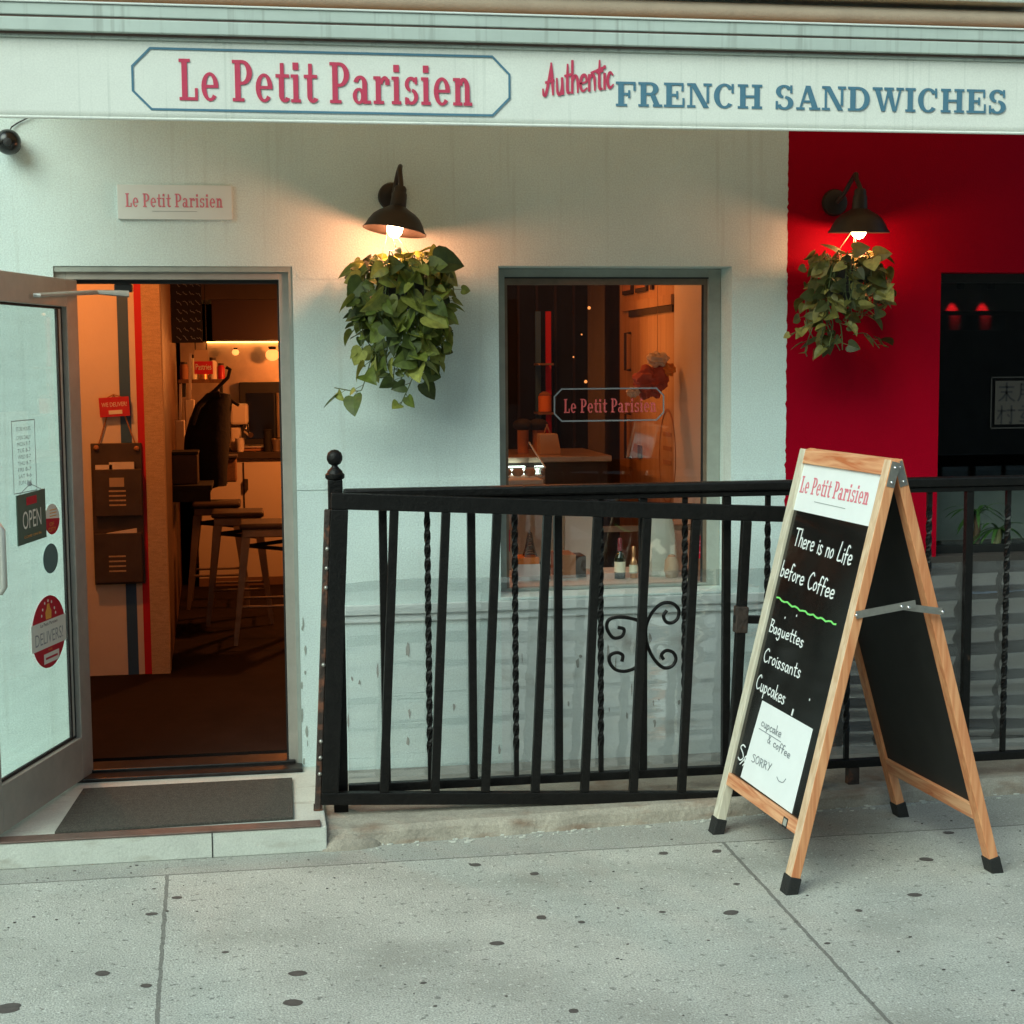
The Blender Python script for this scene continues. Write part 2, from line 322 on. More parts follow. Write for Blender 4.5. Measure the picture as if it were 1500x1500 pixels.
# ------------------------------------------------------------------ mesh building
class MB:
    def __init__(s): s.v = []; s.f = []; s.mi = []; s.cur = 0
    def add(s, vs, fs):
        o = len(s.v); s.v += [Vector(p) for p in vs]
        for q in fs: s.f.append([i + o for i in q]); s.mi.append(s.cur)
        return s
    def m(s, i): s.cur = i; return s
    def box(s, x0, x1, y0, y1, z0, z1):
        return s.add([(x0, y0, z0), (x1, y0, z0), (x1, y1, z0), (x0, y1, z0), (x0, y0, z1), (x1, y0, z1), (x1, y1, z1), (x0, y1, z1)],
                     [(0, 3, 2, 1), (4, 5, 6, 7), (0, 1, 5, 4), (1, 2, 6, 5), (2, 3, 7, 6), (3, 0, 4, 7)])
    def beam(s, p, q, w, h, up=(0, 0, 1), w2=None, h2=None):
        p, q = Vector(p), Vector(q); d = (q - p).normalized(); sd = d.cross(Vector(up)).normalized(); u = sd.cross(d).normalized()
        w2 = w if w2 is None else w2; h2 = h if h2 is None else h2
        vs = [c + sd * a * ww / 2 + u * b * hh / 2 for c, ww, hh in ((p, w, h), (q, w2, h2)) for a, b in ((-1, -1), (1, -1), (1, 1), (-1, 1))]
        return s.add(vs, [(0, 3, 2, 1), (4, 5, 6, 7), (0, 1, 5, 4), (1, 2, 6, 5), (2, 3, 7, 6), (3, 0, 4, 7)])
    def frame_box(s, O, U, V, N, u0, u1, v0, v1, n0, n1):
        vs = [O + U * a + V * b + N * c for c in (n0, n1) for a, b in ((u0, v0), (u1, v0), (u1, v1), (u0, v1))]
        return s.add(vs, [(0, 3, 2, 1), (4, 5, 6, 7), (0, 1, 5, 4), (1, 2, 6, 5), (2, 3, 7, 6), (3, 0, 4, 7)])
    def tube(s, pts, r, seg=10, cap=True):
        pts = [Vector(p) for p in pts]; rs = r if isinstance(r, (list, tuple)) else [r] * len(pts)
        o = len(s.v); a = None
        for i, p in enumerate(pts):
            d = (pts[min(i + 1, len(pts) - 1)] - pts[max(i - 1, 0)]).normalized()
            if a is None: a = d.orthogonal().normalized()
            a = (a - d * a.dot(d)).normalized(); b = d.cross(a)
            for k in range(seg):
                t = 2 * math.pi * k / seg; s.v.append(p + (a * math.cos(t) + b * math.sin(t)) * rs[i])
        for i in range(len(pts) - 1):
            for k in range(seg):
                k2 = (k + 1) % seg
                s.f.append([o + i * seg + k, o + i * seg + k2, o + (i + 1) * seg + k2, o + (i + 1) * seg + k]); s.mi.append(s.cur)
        if cap:
            s.f.append([o + k for k in range(seg)][::-1]); s.mi.append(s.cur)
            e = o + (len(pts) - 1) * seg; s.f.append([e + k for k in range(seg)]); s.mi.append(s.cur)
        return s
    def lathe(s, prof, c, axis=(0, 0, 1), seg=28, close=False):
        ax = Vector(axis).normalized(); a = ax.orthogonal().normalized(); b = ax.cross(a); c = Vector(c); o = len(s.v)
        for r, h in prof:
            for k in range(seg):
                t = 2 * math.pi * k / seg; s.v.append(c + ax * h + (a * math.cos(t) + b * math.sin(t)) * r)
        n = len(prof)
        for i in range(n - 1):
            for k in range(seg):
                k2 = (k + 1) % seg
                s.f.append([o + i * seg + k, o + i * seg + k2, o + (i + 1) * seg + k2, o + (i + 1) * seg + k]); s.mi.append(s.cur)
        return s
    def ball(s, c, r, seg=16, rings=10, sc=(1, 1, 1)):
        c = Vector(c); o = len(s.v)
        for i in range(rings + 1):
            t = math.pi * i / rings
            for k in range(seg):
                p = 2 * math.pi * k / seg
                s.v.append(c + Vector((math.sin(t) * math.cos(p) * r * sc[0], math.sin(t) * math.sin(p) * r * sc[1], math.cos(t) * r * sc[2])))
        for i in range(rings):
            for k in range(seg):
                k2 = (k + 1) % seg
                s.f.append([o + i * seg + k, o + (i + 1) * seg + k, o + (i + 1) * seg + k2, o + i * seg + k2]); s.mi.append(s.cur)
        return s
    def poly(s, pts, n, t):
        """flat polygon given by points, with thickness t along n"""
        n = Vector(n); k = len(pts); a = [Vector(p) for p in pts]; b = [p + n * t for p in a]
        return s.add(a + b, [tuple(range(k))[::-1], tuple(range(k, 2 * k))] + [(i, (i + 1) % k, k + (i + 1) % k, k + i) for i in range(k)])

def ob(name, mb, mats, parent=None, smooth=False, bevel=0.0, base=None):
    me = bpy.data.meshes.new(name)
    off = Vector((0, 0, 0)); q = parent
    while q is not None: off = off + q.location; q = q.parent
    b0 = Vector(base) if base else Vector((0, 0, 0))
    me.from_pydata([v - off - b0 for v in mb.v], [], mb.f)
    if not isinstance(mats, (list, tuple)): mats = [mats]
    for x in mats: me.materials.append(M[x] if isinstance(x, str) else x)
    if len(mats) > 1: me.polygons.foreach_set('material_index', mb.mi)
    bm = bmesh.new(); bm.from_mesh(me); bmesh.ops.recalc_face_normals(bm, faces=bm.faces); bm.to_mesh(me); bm.free()
    if smooth:
        me.polygons.foreach_set('use_smooth', [True] * len(me.polygons))
        me.set_sharp_from_angle(angle=R(42))
    o = bpy.data.objects.new(name, me); COL.objects.link(o)
    o.location = b0
    if parent: o.parent = parent
    if bevel:
        md = o.modifiers.new('bevel', 'BEVEL'); md.width = bevel; md.segments = 2; md.limit_method = 'ANGLE'
    return o
def tag(o, label, cat, group=None, kind=None):
    o['label'] = label; o['category'] = cat
    if group: o['group'] = group
    if kind: o['kind'] = kind
    return o
def thing(name, loc, label, cat, group=None):
    o = bpy.data.objects.new(name, None); COL.objects.link(o); o.location = loc; o.empty_display_size = 0.1
    return tag(o, label, cat, group)
def struct(name, mb, m, **k):
    o = ob(name, mb, m, **k); o['kind'] = 'structure'; return o
def light(name, kind, loc, energy, color, parent=None, radius=0.04, **k):
    d = bpy.data.lights.new(name, kind); d.energy = energy; d.color = color
    if kind in ('POINT', 'SPOT'): d.shadow_soft_size = radius
    for a, b in k.items(): setattr(d, a, b)
    o = bpy.data.objects.new(name, d); COL.objects.link(o)
    off = Vector((0, 0, 0)); q = parent
    while q is not None: off = off + q.location; q = q.parent
    o.location = Vector(loc) - off
    if parent: o.parent = parent
    return o

# ------------------------------------------------------------------ lettering
def rect(a, b, c, d): return [[(a, b), (c, b), (c, d), (a, d)]]
def ring(cx, cy_, rx, ry, tx, ty, a0, a1, n=16):
    out = []
    for i in range(n):
        t0 = R(a0 + (a1 - a0) * i / n); t1 = R(a0 + (a1 - a0) * (i + 1) / n)
        out.append([(cx + rx * math.cos(t0), cy_ + ry * math.sin(t0)), (cx + rx * math.cos(t1), cy_ + ry * math.sin(t1)),
                    (cx + (rx - tx) * math.cos(t1), cy_ + (ry - ty) * math.sin(t1)), (cx + (rx - tx) * math.cos(t0), cy_ + (ry - ty) * math.sin(t0))])
    return [out]
def G(adv, *prims):
    return adv, [p if isinstance(p[0][0], list) or isinstance(p[0][0], tuple) and isinstance(p[0][0][0], tuple) else p for p in prims]
SLAB = {
 'L': (.64, [rect(.08, .08, .25, .92), rect(0, .92, .34, 1), rect(0, 0, .56, .08), rect(.47, .08, .56, .3)]),
 'P': (.68, [rect(.08, .08, .25, .92), rect(0, 0, .36, .08), rect(0, .92, .3, 1), ring(.3, .70, .31, .3, .17, .08, -90, 90), rect(.25, .4, .3, .48)]),
 'e': (.58, [ring(.26, .34, .26, .35, .15, .075, 2, 318, 22), rect(.11, .31, .515, .385)]),
 't': (.44, [rect(.1, .16, .26, .595), rect(.14, .68, .26, .95), rect(0, .595, .42, .68), ring(.28, .165, .18, .17, .155, .085, 180, 335)]),
 'i': (.37, [rect(.07, .08, .23, .6), rect(0, 0, .3, .08), rect(0, .6, .23, .68), rect(.06, .79, .24, .97)]),
 'a': (.62, [rect(.3, .08, .455, .49), ring(.24, .49, .215, .2, .155, .075, 0, 168), ring(.195, .19, .195, .2, .13, .07, 0, 360, 22), rect(.32, 0, .57, .08)]),
 'r': (.54, [rect(.07, .08, .23, .6), rect(0, 0, .33, .08), rect(0, .6, .23, .68), ring(.36, .44, .17, .25, .1, .1, 50, 165), rect(.37, .47, .51, .62)]),
 's': (.50, [ring(.215, .50, .2, .19, .125, .08, 25, 262), ring(.22, .195, .215, .2, .13, .08, -165, 82), rect(.33, .50, .41, .68), rect(.02, .0, .1, .18)]),
 'n': (.66, [rect(.07, .08, .23, .6), rect(0, 0, .3, .08), rect(0, .6, .23, .68), ring(.335, .43, .195, .26, .155, .095, 0, 160), rect(.375, .08, .53, .43), rect(.33, 0, .61, .08)]),
 ' ': (.30, []),
}
CLAR = {
 'F': (.92, [rect(.1, .1, .34, .9), rect(0, 0, .47, .1), rect(0, .9, .84, 1), rect(.74, .64, .84, .9), rect(.34, .45, .52, .55), rect(.52, .34, .61, .66)]),
 'R': (1.06, [rect(.1, .1, .34, .9), rect(0, 0, .45, .1), rect(0, .9, .5, 1), ring(.5, .735, .36, .265, .235, .1, -90, 90), rect(.34, .47, .5, .57),
             [[(.50, .47), (.72, .49), (.90, .1), (.66, .1)]], rect(.62, 0, 1.02, .1)]),
 'E': (.96, [rect(.1, .1, .34, .9), rect(0, .9, .84, 1), rect(0, 0, .88, .1), rect(.75, .66, .84, .9), rect(.79, .1, .88, .38), rect(.34, .45, .52, .55), rect(.52, .34, .61, .66)]),
 'N': (1.12, [rect(.12, .1, .22, .86), rect(0, 0, .36, .1), rect(0, .9, .3, 1), [[(.12, 1), (.36, 1), (.94, 0), (.70, 0)]], rect(.83, .2, .94, .9), rect(.70, .9, 1.06, 1)]),
 'C': (1.0, [ring(.46, .5, .46, .515, .24, .1, 38, 318, 26), rect(.76, .62, .86, 1.0)]),
 'H': (1.14, [rect(.1, .1, .34, .9), rect(.72, .1, .96, .9), rect(0, 0, .45, .1), rect(0, .9, .45, 1), rect(.61, 0, 1.06, .1), rect(.61, .9, 1.06, 1), rect(.34, .45, .72, .55)]),
 'S': (.90, [ring(.40, .735, .36, .28, .215, .1, 22, 262, 20), ring(.41, .275, .40, .29, .235, .1, -160, 82, 20), rect(.66, .68, .76, 1.0), rect(.03, 0, .13, .34)]),
 'A': (1.10, [[[(.15, .1), (.25, .1), (.52, .9), (.42, 1)]], [[(.40, 1), (.62, 1), (.95, .1), (.69, .1)]], rect(.24, .30, .74, .39), rect(0, 0, .37, .1), rect(.57, 0, 1.06, .1)]),
 'D': (1.06, [rect(.1, .1, .34, .9), rect(0, 0, .45, .1), rect(0, .9, .45, 1), ring(.45, .5, .52, .5, .24, .1, -90, 90, 20)]),
 'W': (1.44, [[[(.10, .9), (.34, .9), (.56, 0), (.40, 0)]], [[(.47, 0), (.56, 0), (.76, .9), (.67, .9)]], [[(.62, .9), (.86, .9), (1.06, 0), (.90, 0)]],
             [[(.98, 0), (1.06, 0), (1.29, .9), (1.19, .9)]], rect(0, .9, .44, 1), rect(.52, .9, .95, 1), rect(1.06, .9, 1.40, 1)]),
 'I': (.54, [rect(.1, .1, .34, .9), rect(0, 0, .46, .1), rect(0, .9, .46, 1)]),
 ' ': (.42, []),
}
HAND = {
 'T': (.64, [[(0, .97), (.62, 1)], [(.3, .98), (.28, 0)]]),
 'h': (.44, [[(.05, 1), (.03, 0)], [(.03, .32), (.18, .52), (.32, .42), (.34, 0)]]),
 'e': (.46, [[(.04, .26), (.36, .31), (.30, .5), (.12, .48), (.02, .25), (.13, .02), (.38, .09)]]),
 'r': (.36, [[(.04, .5), (.05, 0)], [(.05, .3), (.17, .48), (.31, .45)]]),
 'i': (.17, [[(.06, .48), (.05, 0)], [(.06, .66), (.07, .72)]]),
 's': (.38, [[(.31, .45), (.15, .52), (.04, .4), (.17, .27), (.29, .13), (.14, 0), (0, .07)]]),
 'n': (.44, [[(.03, .5), (.03, 0)], [(.03, .33), (.18, .5), (.32, .38), (.34, 0)]]),
 'o': (.42, [[(.18, .5), (.02, .3), (.12, .02), (.32, .15), (.3, .42), (.17, .5)]]),
 'L': (.48, [[(.16, 1.05), (.03, .2), (.08, .02), (.42, .06)]]),
 'f': (.38, [[(.40, .92), (.24, 1), (.14, .8), (.10, -.05)], [(0, .48), (.32, .52)]]),
 'b': (.44, [[(.05, 1), (.03, 0)], [(.03, .3), (.2, .5), (.35, .28), (.22, .02), (.03, .08)]]),
 'C': (.58, [[(.5, .88), (.32, 1.02), (.06, .68), (.06, .25), (.26, 0), (.52, .14)]]),
 'B': (.50, [[(.05, 1), (.03, 0)], [(.0, .98), (.34, .92), (.28, .6), (.06, .52)], [(.06, .52), (.42, .42), (.36, .06), (.02, 0)]]),
 'a': (.46, [[(.3, .45), (.12, .5), (.02, .2), (.14, .02), (.3, .2), (.32, .5)], [(.32, .5), (.37, .0)]]),
 'g': (.46, [[(.3, .45), (.12, .5), (.02, .25), (.14, .05), (.3, .22)], [(.32, .5), (.32, -.2), (.18, -.38), (.02, -.28)]]),
 'u': (.46, [[(.03, .5), (.06, .1), (.18, .0), (.3, .15), (.32, .5)], [(.32, .5), (.36, 0)]]),
 't': (.34, [[(.15, .9), (.13, .1), (.27, .02)], [(0, .55), (.32, .58)]]),
 'p': (.46, [[(.04, .5), (.03, -.4)], [(.04, .35), (.2, .5), (.35, .3), (.2, .02), (.04, .1)]]),
 'c': (.40, [[(.32, .42), (.16, .5), (.02, .25), (.14, .02), (.34, .1)]]),
 'k': (.40, [[(.03, 1), (.03, 0)], [(.3, .5), (.05, .25)], [(.07, .26), (.34, 0)]]),
 'S': (.46, [[(.40, .92), (.2, 1), (.05, .8), (.3, .5), (.40, .22), (.2, 0), (0, .1)]]),
 'O': (.56, [[(.25, 1), (.02, .6), (.18, .02), (.46, .3), (.42, .85), (.24, 1)]]),
 'R': (.50, [[(.05, 1), (.03, 0)], [(0, .97), (.36, .88), (.28, .55), (.06, .48)], [(.12, .48), (.42, 0)]]),
 'Y': (.50, [[(.02, 1), (.22, .5)], [(.44, 1), (.12, 0)]]),
 'A': (.62, [[(-.10, .22), (-.06, .04), (.06, .06), (.20, .40), (.38, 1.0)], [(.37, 1.0), (.42, .5), (.46, .02)], [(.06, .42), (.50, .46)]]),
 '&': (.54, [[(.46, .02), (.1, .75), (.22, .98), (.32, .8), (.04, .25), (.18, 0), (.44, .4)]]),
 ' ': (.34, []),
}
def text_width(t, font, track=0.0): return sum(font[c][0] + track for c in t) - track
def block_text(mb, t, font, O, U, V, N, sx, sz, th=0.0012, track=0.03, slant=0.0):
    x = 0.0
    for c in t:
        adv, prims = font[c]
        for k, prim in enumerate(prims):
            polys = prim[0] if isinstance(prim[0][0], list) else prim
            for q in polys:
                pts = [O + U * ((x + a + slant * b) * sx) + V * (b * sz) + N * 0.0003 for a, b in q]
                mb.poly(pts, N, th + 0.00012 * k)
        x += adv + track
    return mb
def smooth_path(pts, n=6):
    if len(pts) < 3: return pts
    out = []
    P = [pts[0]] + list(pts) + [pts[-1]]
    for i in range(1, len(P) - 2):
        p0, p1, p2, p3 = P[i - 1], P[i], P[i + 1], P[i + 2]
        for k in range(n):
            t = k / n
            out.append(tuple(.5 * (2 * p1[j] + (p2[j] - p0[j]) * t + (2 * p0[j] - 5 * p1[j] + 4 * p2[j] - p3[j]) * t * t + (3 * p1[j] - p0[j] - 3 * p2[j] + p3[j]) * t ** 3) for j in range(len(p1))))
    out.append(tuple(pts[-1])); return out
def ribbon(mb, pts, N, wd, th=0.0008, taper=False):
    """flat pen stroke along 3D points"""
    pts = [Vector(p) for p in pts]; N = Vector(N).normalized(); o = len(mb.v); k = len(pts)
    for i, p in enumerate(pts):
        d = (pts[min(i + 1, k - 1)] - pts[max(i - 1, 0)]).normalized(); s = N.cross(d).normalized()
        ww = wd * (1 if not taper else (0.55 + 0.6 * math.sin(math.pi * (i + .5) / k)))
        ext = -d * wd * .3 if i == 0 else (d * wd * .3 if i == k - 1 else Vector((0, 0, 0)))
        for a in (-1, 1):
            for h in (0, th): mb.v.append(p + ext + s * a * ww / 2 + N * h)
    for i in range(k - 1):
        a = o + 4 * i; b = a + 4
        for q in ((a + 1, a + 3, b + 3, b + 1), (a, b, b + 2, a + 2), (a, a + 1, b + 1, b), (a + 2, b + 2, b + 3, a + 3)):
            mb.f.append(list(q)); mb.mi.append(mb.cur)
    return mb
def hand_text(mb, t, O, U, V, N, sx, sz, wd, track=0.05, slant=0.0, lift=0.0005, taper=False, jitter=0.0, pad=0):
    x = 0.0; k = 0
    for c in t:
        adv, strokes = HAND[c]; jy = random.uniform(-jitter, jitter)
        for st in strokes:
            p = smooth_path(st) if len(st) > 2 else st
            pts = [O + U * ((x + a + slant * b) * sx) + V * ((b + jy) * sz) + N * (lift + 0.00015 * (k % 7)) for a, b in p]
            ribbon(mb, pts, N, wd, taper=taper); k += 1
        x += adv + track
    return mb
def font_mesh(s):
    """built-in sans lettering as 2-D faces, with its extents"""
    c = bpy.data.curves.new('lettering', 'FONT'); c.body = s; c.resolution_u = 3
    o = bpy.data.objects.new('lettering_source', c); COL.objects.link(o)
    dg = bpy.context.evaluated_depsgraph_get(); dg.update()
    me = bpy.data.meshes.new_from_object(o.evaluated_get(dg))
    vs = [(v.co.x, v.co.y) for v in me.vertices]; fs = [list(p.vertices) for p in me.polygons]
    bpy.data.objects.remove(o); bpy.data.curves.remove(c); bpy.data.meshes.remove(me)
    return vs, fs
def sans(mb, s, O, U, V, N, wd, ht=None, lift=0.001, shear=0.0):
    """O = lower-left corner of the word, wd x ht its size"""
    vs, fs = font_mesh(s)
    x0 = min(v[0] for v in vs); x1 = max(v[0] for v in vs); y0 = min(v[1] for v in vs); y1 = max(v[1] for v in vs)
    k = wd / (x1 - x0); kz = ht / (y1 - y0) if ht else k
    mb.add([O + U * ((x - x0) * k) + V * ((y - y0) * kz) + N * lift for x, y in vs], fs)
    return mb
def disc(O, U, V, ru, rv, n=32, a0=0, a1=360):
    return [O + U * (ru * math.cos(R(a0 + (a1 - a0) * i / n))) + V * (rv * math.sin(R(a0 + (a1 - a0) * i / n))) for i in range(n)]
X_, Y_, Z_ = Vector((1, 0, 0)), Vector((0, 1, 0)), Vector((0, 0, 1))
FRONT = Vector((0, -1, 0))

# ================================================================== SETTING
g = MB()
nx, ny = 60, 30
x0, x1, y0, y1 = -7.0, 9.0, -7.2, -0.5
for j in range(ny + 1):
    for i in range(nx + 1):
        x = x0 + (x1 - x0) * i / nx; y = y0 + (y1 - y0) * j / ny
        g.v.append(Vector((x, y, 0.0)))
for j in range(ny):
    for i in range(nx):
        a = j * (nx + 1) + i; g.f.append([a, a + 1, a + nx + 2, a + nx + 1]); g.mi.append(0)
walk = struct('sidewalk', g, 'sidewalk')
for i, (px, py, r) in enumerate([(259, 1315, .016), (222, 1339, .017), (150, 1426, .022), (214, 1444, .016), (12, 1477, .036), (436, 1426, .024), (429, 1469, .026),
        (728, 1382, .020), (696, 1267, .020), (783, 1280, .017), (793, 1344, .018), (852, 1351, .012), (1071, 1337, .024), (972, 1250, .018), (1050, 1247, .019),
        (1357, 1259, .024), (1340, 1311, .021), (1390, 1220, .019), (1258, 1334, .012), (840, 1481, .015), (1079, 1295, .010), (970, 1336, .010), (1212, 1382, .009),
        (620, 1440, .009), (330, 1395, .010)]):
    p = atz(px, py, 0.0005); b = MB(); k = 14; ph = random.random() * 6
    pts = [p + Vector((math.cos(2 * math.pi * q / k) * r * (1 + .13 * math.sin(.9 * q + ph) + .08 * math.sin(1.8 * q + 2 * ph) + random.uniform(-.07, .07)),
                       math.sin(2 * math.pi * q / k) * r * .85 * (1 + .08 * math.sin(.9 * q + ph)), 0)) for q in range(k)]
    b.poly(pts, Z_, .0010); ob('gum_spot', b, 'gum', walk)
g = MB(); rg = random.Random(5)
for i in range(220):
    c = Vector((rg.uniform(-1.6, 4.2), -.86 - 2.6 * rg.random() ** 1.5, .0005)); sz_ = rg.uniform(.0015, .0045); k = 5
    g.poly([c + Vector((math.cos(2 * math.pi * q / k) * sz_ * rg.uniform(.6, 1.8), math.sin(2 * math.pi * q / k) * sz_ * rg.uniform(.5, 1.2), 0)) for q in range(k)], Z_, rg.uniform(.0008, .003))
o = ob('grit', g, 'gum'); tag(o, 'fine dark grit scattered over the concrete pavement', 'grit', kind='stuff')
g = MB().box(-40, 40, -16.0, -7.45, -0.16, -0.12); struct('road', g, 'asphalt')
g = MB().box(-40, 40, -7.45, -7.2, -0.16, 0.0); struct('kerb', g, 'plinth')
g = MB().box(-40, 40, -20.0, -16.0, -0.16, 0.0); struct('pavement', g, 'sidewalk')
g = MB()
for i in range(9): g.box(-5 + i * 1.3, -4.4 + i * 1.3, -14.5, -9.0, -0.116, -0.112)
struct('crosswalk', g, 'paint_white')

# doorstep and the low plinth under the railing
g = MB().box(-7, 0.19, -0.83, -0.001, 0.0, 0.09); g2 = g
step = struct('doorstep', g, 'step', bevel=0.004)
g = MB().box(-7, 0.17, -0.834, -0.765, 0.0905, 0.097); ob('nosing', g, 'strip', step, bevel=0.002)
g = MB().box(-0.207, -0.203, -0.8315, -0.8305, 0.002, 0.088); ob('joint', g, 'gasket', step)
g = MB()
# plinth: its street edge runs at a slight angle to the wall; irregular top edge
n = 60
edge = lambda x: -0.80 + (x - 0.2) * 0.075 if x < 0.6 else -0.77 + (x - .6) * 0.078
rows = []
for i in range(n + 1):
    x = 0.192 + (9.0 - 0.192) * (i / n) ** 1.6
    e = edge(min(x, 3.6)) + random.uniform(-.006, .006)
    rows.append([Vector((x, e - .012, -.002)), Vector((x, e, .045 + random.uniform(-.006, .004))), Vector((x, e + .02, .062)), Vector((x, -0.30, .064))])
for i, r_ in enumerate(rows): g.v += r_
for i in range(n):
    for k in range(3):
        a = i * 4 + k; g.f.append([a, a + 4, a + 5, a + 1]); g.mi.append(0)
struct('plinth', g, 'plinth')
g = MB().box(0.192, 9.0, -0.299, -0.002, 0.0, 0.0655); struct('areaway_floor', g, 'areaway')
rg = random.Random(9); g = MB()
g.ball((.25, -.765, -.01), .085, 26, 12, (1.7, .9, .75))
for v in g.v: v += Vector((rg.uniform(-.004, .004), rg.uniform(-.004, .004), rg.uniform(-.004, .002)))
ob('mortar_lump', g, 'plinth', step, smooth=True)
g = MB()
# crumbled mortar along the foot of the plinth
for i in range(130):
    x = random.uniform(0.26, 3.4); e = edge(min(x, 3.6)) - .012
    s = random.uniform(.002, .010)
    k = 7; c = Vector((x, e - random.uniform(-.004, .05), 0.001))
    g.poly([c + Vector((math.cos(2 * math.pi * q / k) * s * random.uniform(.7, 1.6), math.sin(2 * math.pi * q / k) * s * random.uniform(.3, .6), 0)) for q in range(k)], Z_, random.uniform(.002, .006))
o = ob('mortar_rubble', g, 'patch'); tag(o, 'pale crumbled mortar along the foot of the low plinth', 'rubble', kind='stuff')

# ================================================================== THE CAFE BUILDING
shop = thing('cafe_building', (0, 0, 0), 'white rendered cafe front with open doorway and display window', 'building')
TOP = 4.2
g = MB()
g.box(-7, -0.775, 0, .25, 0, TOP).box(-0.775, 0.128, 0, .25, 2.083, TOP).box(0.128, 0.942, 0, .25, 0.0, TOP)
g.box(0.942, 1.908, 0, .25, 2.088, TOP).box(1.908, 2.146, 0, .25, 0.0, TOP)
ob('wall', g, 'white', shop)
g = MB().box(0.942, 1.908, 0, .25, 0, 0.742); ob('lower_wall', g, 'lower', shop)
g = MB().box(0.128, .9415, -.0035, -.0005, 1.207, 1.2385).box(1.9085, 2.144, -.0035, -.0005, 1.207, 1.2385).box(0.145, 0.935, -.002, -.0005, 2.035, 2.062).box(1.915, 2.144, -.002, -.0005, 2.035, 2.062)
ob('wall_band', g, 'white', shop)
g = MB().box(0.25, 2.146, -.022, -.0005, .700, .741).box(.25, 2.146, -.012, -.0005, .668, .6995)
ob('apron_moulding', g, 'lower', shop, bevel=0.004)
# worn paint at the door jamb, drips and scuffs on the lower wall
rg = random.Random(21)
for i in range(9):
    c = Vector((.130 + rg.uniform(0, .022) + (.012 if i > 10 else 0), -.0006 - .0003 * (i % 4), .10 + (i % 11) * .075 + rg.uniform(-.03, .03))); k = 8; hx, hz = rg.uniform(.002, .005), rg.uniform(.008, .03)
    ob('paint_chip', MB().poly([c + Vector((math.cos(2 * math.pi * q / k) * hx * rg.uniform(.6, 1.3), 0, math.sin(2 * math.pi * q / k) * hz * rg.uniform(.6, 1.3))) for q in range(k)], FRONT, .0006), 'soffit', shop)
for i in range(34):
    c = Vector((rg.uniform(.3, 1.9), -.0006 - .0008 * (i % 4), rg.uniform(.12, .62))); k = 7; hx, hz = rg.uniform(.002, .008), rg.uniform(.004, .034)
    ob('scuff', MB().poly([c + Vector((math.cos(2 * math.pi * q / k) * hx * rg.uniform(.5, 1.4), 0, math.sin(2 * math.pi * q / k) * hz * rg.uniform(.5, 1.3))) for q in range(k)], FRONT, .0006), 'areaway', shop)
# window
fr = ob('window_frame', MB().box(.943, .99, .15, .2, .7525, 2.087).box(1.853, 1.907, .15, .2, .7525, 2.087).box(.99, 1.853, .15, .2, 2.05, 2.087).box(.99, 1.853, .15, .2, .7525, .765), 'soffit', shop, bevel=.002)
ob('inner_frame', MB().box(.990, 1.003, .165, .2, .7655, 2.05).box(1.838, 1.853, .165, .2, .7655, 2.05).box(1.003, 1.838, .165, .2, 2.022, 2.05), 'brownframe', fr)
ob('gasket', MB().box(1.831, 1.838, .168, .18, .7655, 2.022).box(.990, 1.853, .148, .1495, 2.046, 2.052), 'gasket', fr)
ob('window_sill', MB().box(.943, 1.907, -.012, .149, .7425, .7520), 'white', fr, bevel=.002)
pane = ob('window_pane', MB().box(1.003, 1.838, .18, .186, .7655, 2.022), 'glass_win', shop)
# lettering on the window, held in an octagonal line
YW = .1785
tl, br = at(811, 569, YW), at(973, 616, YW)
def octagon(mb, l_, r_, b_, t_, c, y, wd):
    pts = [(l_ + c, b_), (r_ - c, b_), (r_, b_ + c), (r_, t_ - c), (r_ - c, t_), (l_ + c, t_), (l_, t_ - c), (l_, b_ + c)]
    inner = []
    k = wd * .41
    l2, r2, b2, t2 = l_ + wd, r_ - wd, b_ + wd, t_ - wd; c2 = c - wd * .585
    inn = [(l2 + c2, b2), (r2 - c2, b2), (r2, b2 + c2), (r2, t2 - c2), (r2 - c2, t2), (l2 + c2, t2), (l2, t2 - c2), (l2, b2 + c2)]
    for i in range(8):
        j = (i + 1) % 8
        mb.poly([Vector((pts[i][0], y, pts[i][1])), Vector((pts[j][0], y, pts[j][1])), Vector((inn[j][0], y, inn[j][1])), Vector((inn[i][0], y, inn[i][1]))], FRONT, .0008)
    return mb
g = octagon(MB().m(0), tl.x, br.x, br.z, tl.z, .033, YW, .006)
a, b = at(826, 605, YW), at(962, 604, YW)
ob('border', g, 'vinyl_blue', pane)
g = MB(); sx = (b.x - a.x) / text_width('Le Petit Parisien', SLAB, .03)
block_text(g, 'Le Petit Parisien', SLAB, Vector((a.x, YW, a.z)), X_, Z_, FRONT, sx, .058, .0006)
ob('lettering', g, 'vinyl_red', pane)
a, b = at(1016, 785, YW), at(1031, 818, YW)
g = MB().m(0).box(a.x, b.x, YW - .0005, YW, b.z, a.z).m(1)
for i, wd in enumerate((.8, .75, .55, .7)):
    zz = a.z - (.22 + .16 * i) * (a.z - b.z); g.box(a.x + .004, a.x + .004 + (b.x - a.x - .008) * wd, YW - .0011, YW - .0006, zz - .007, zz)
ob('sticker', g, ['sticker_red', 'ink_red_soft'], pane)
a, b = at(738, 776, YW), at(747, 808, YW)
ob('sticker', MB().box(1.005, b.x, YW - .0005, YW, b.z, a.z), 'sticker_red', pane)
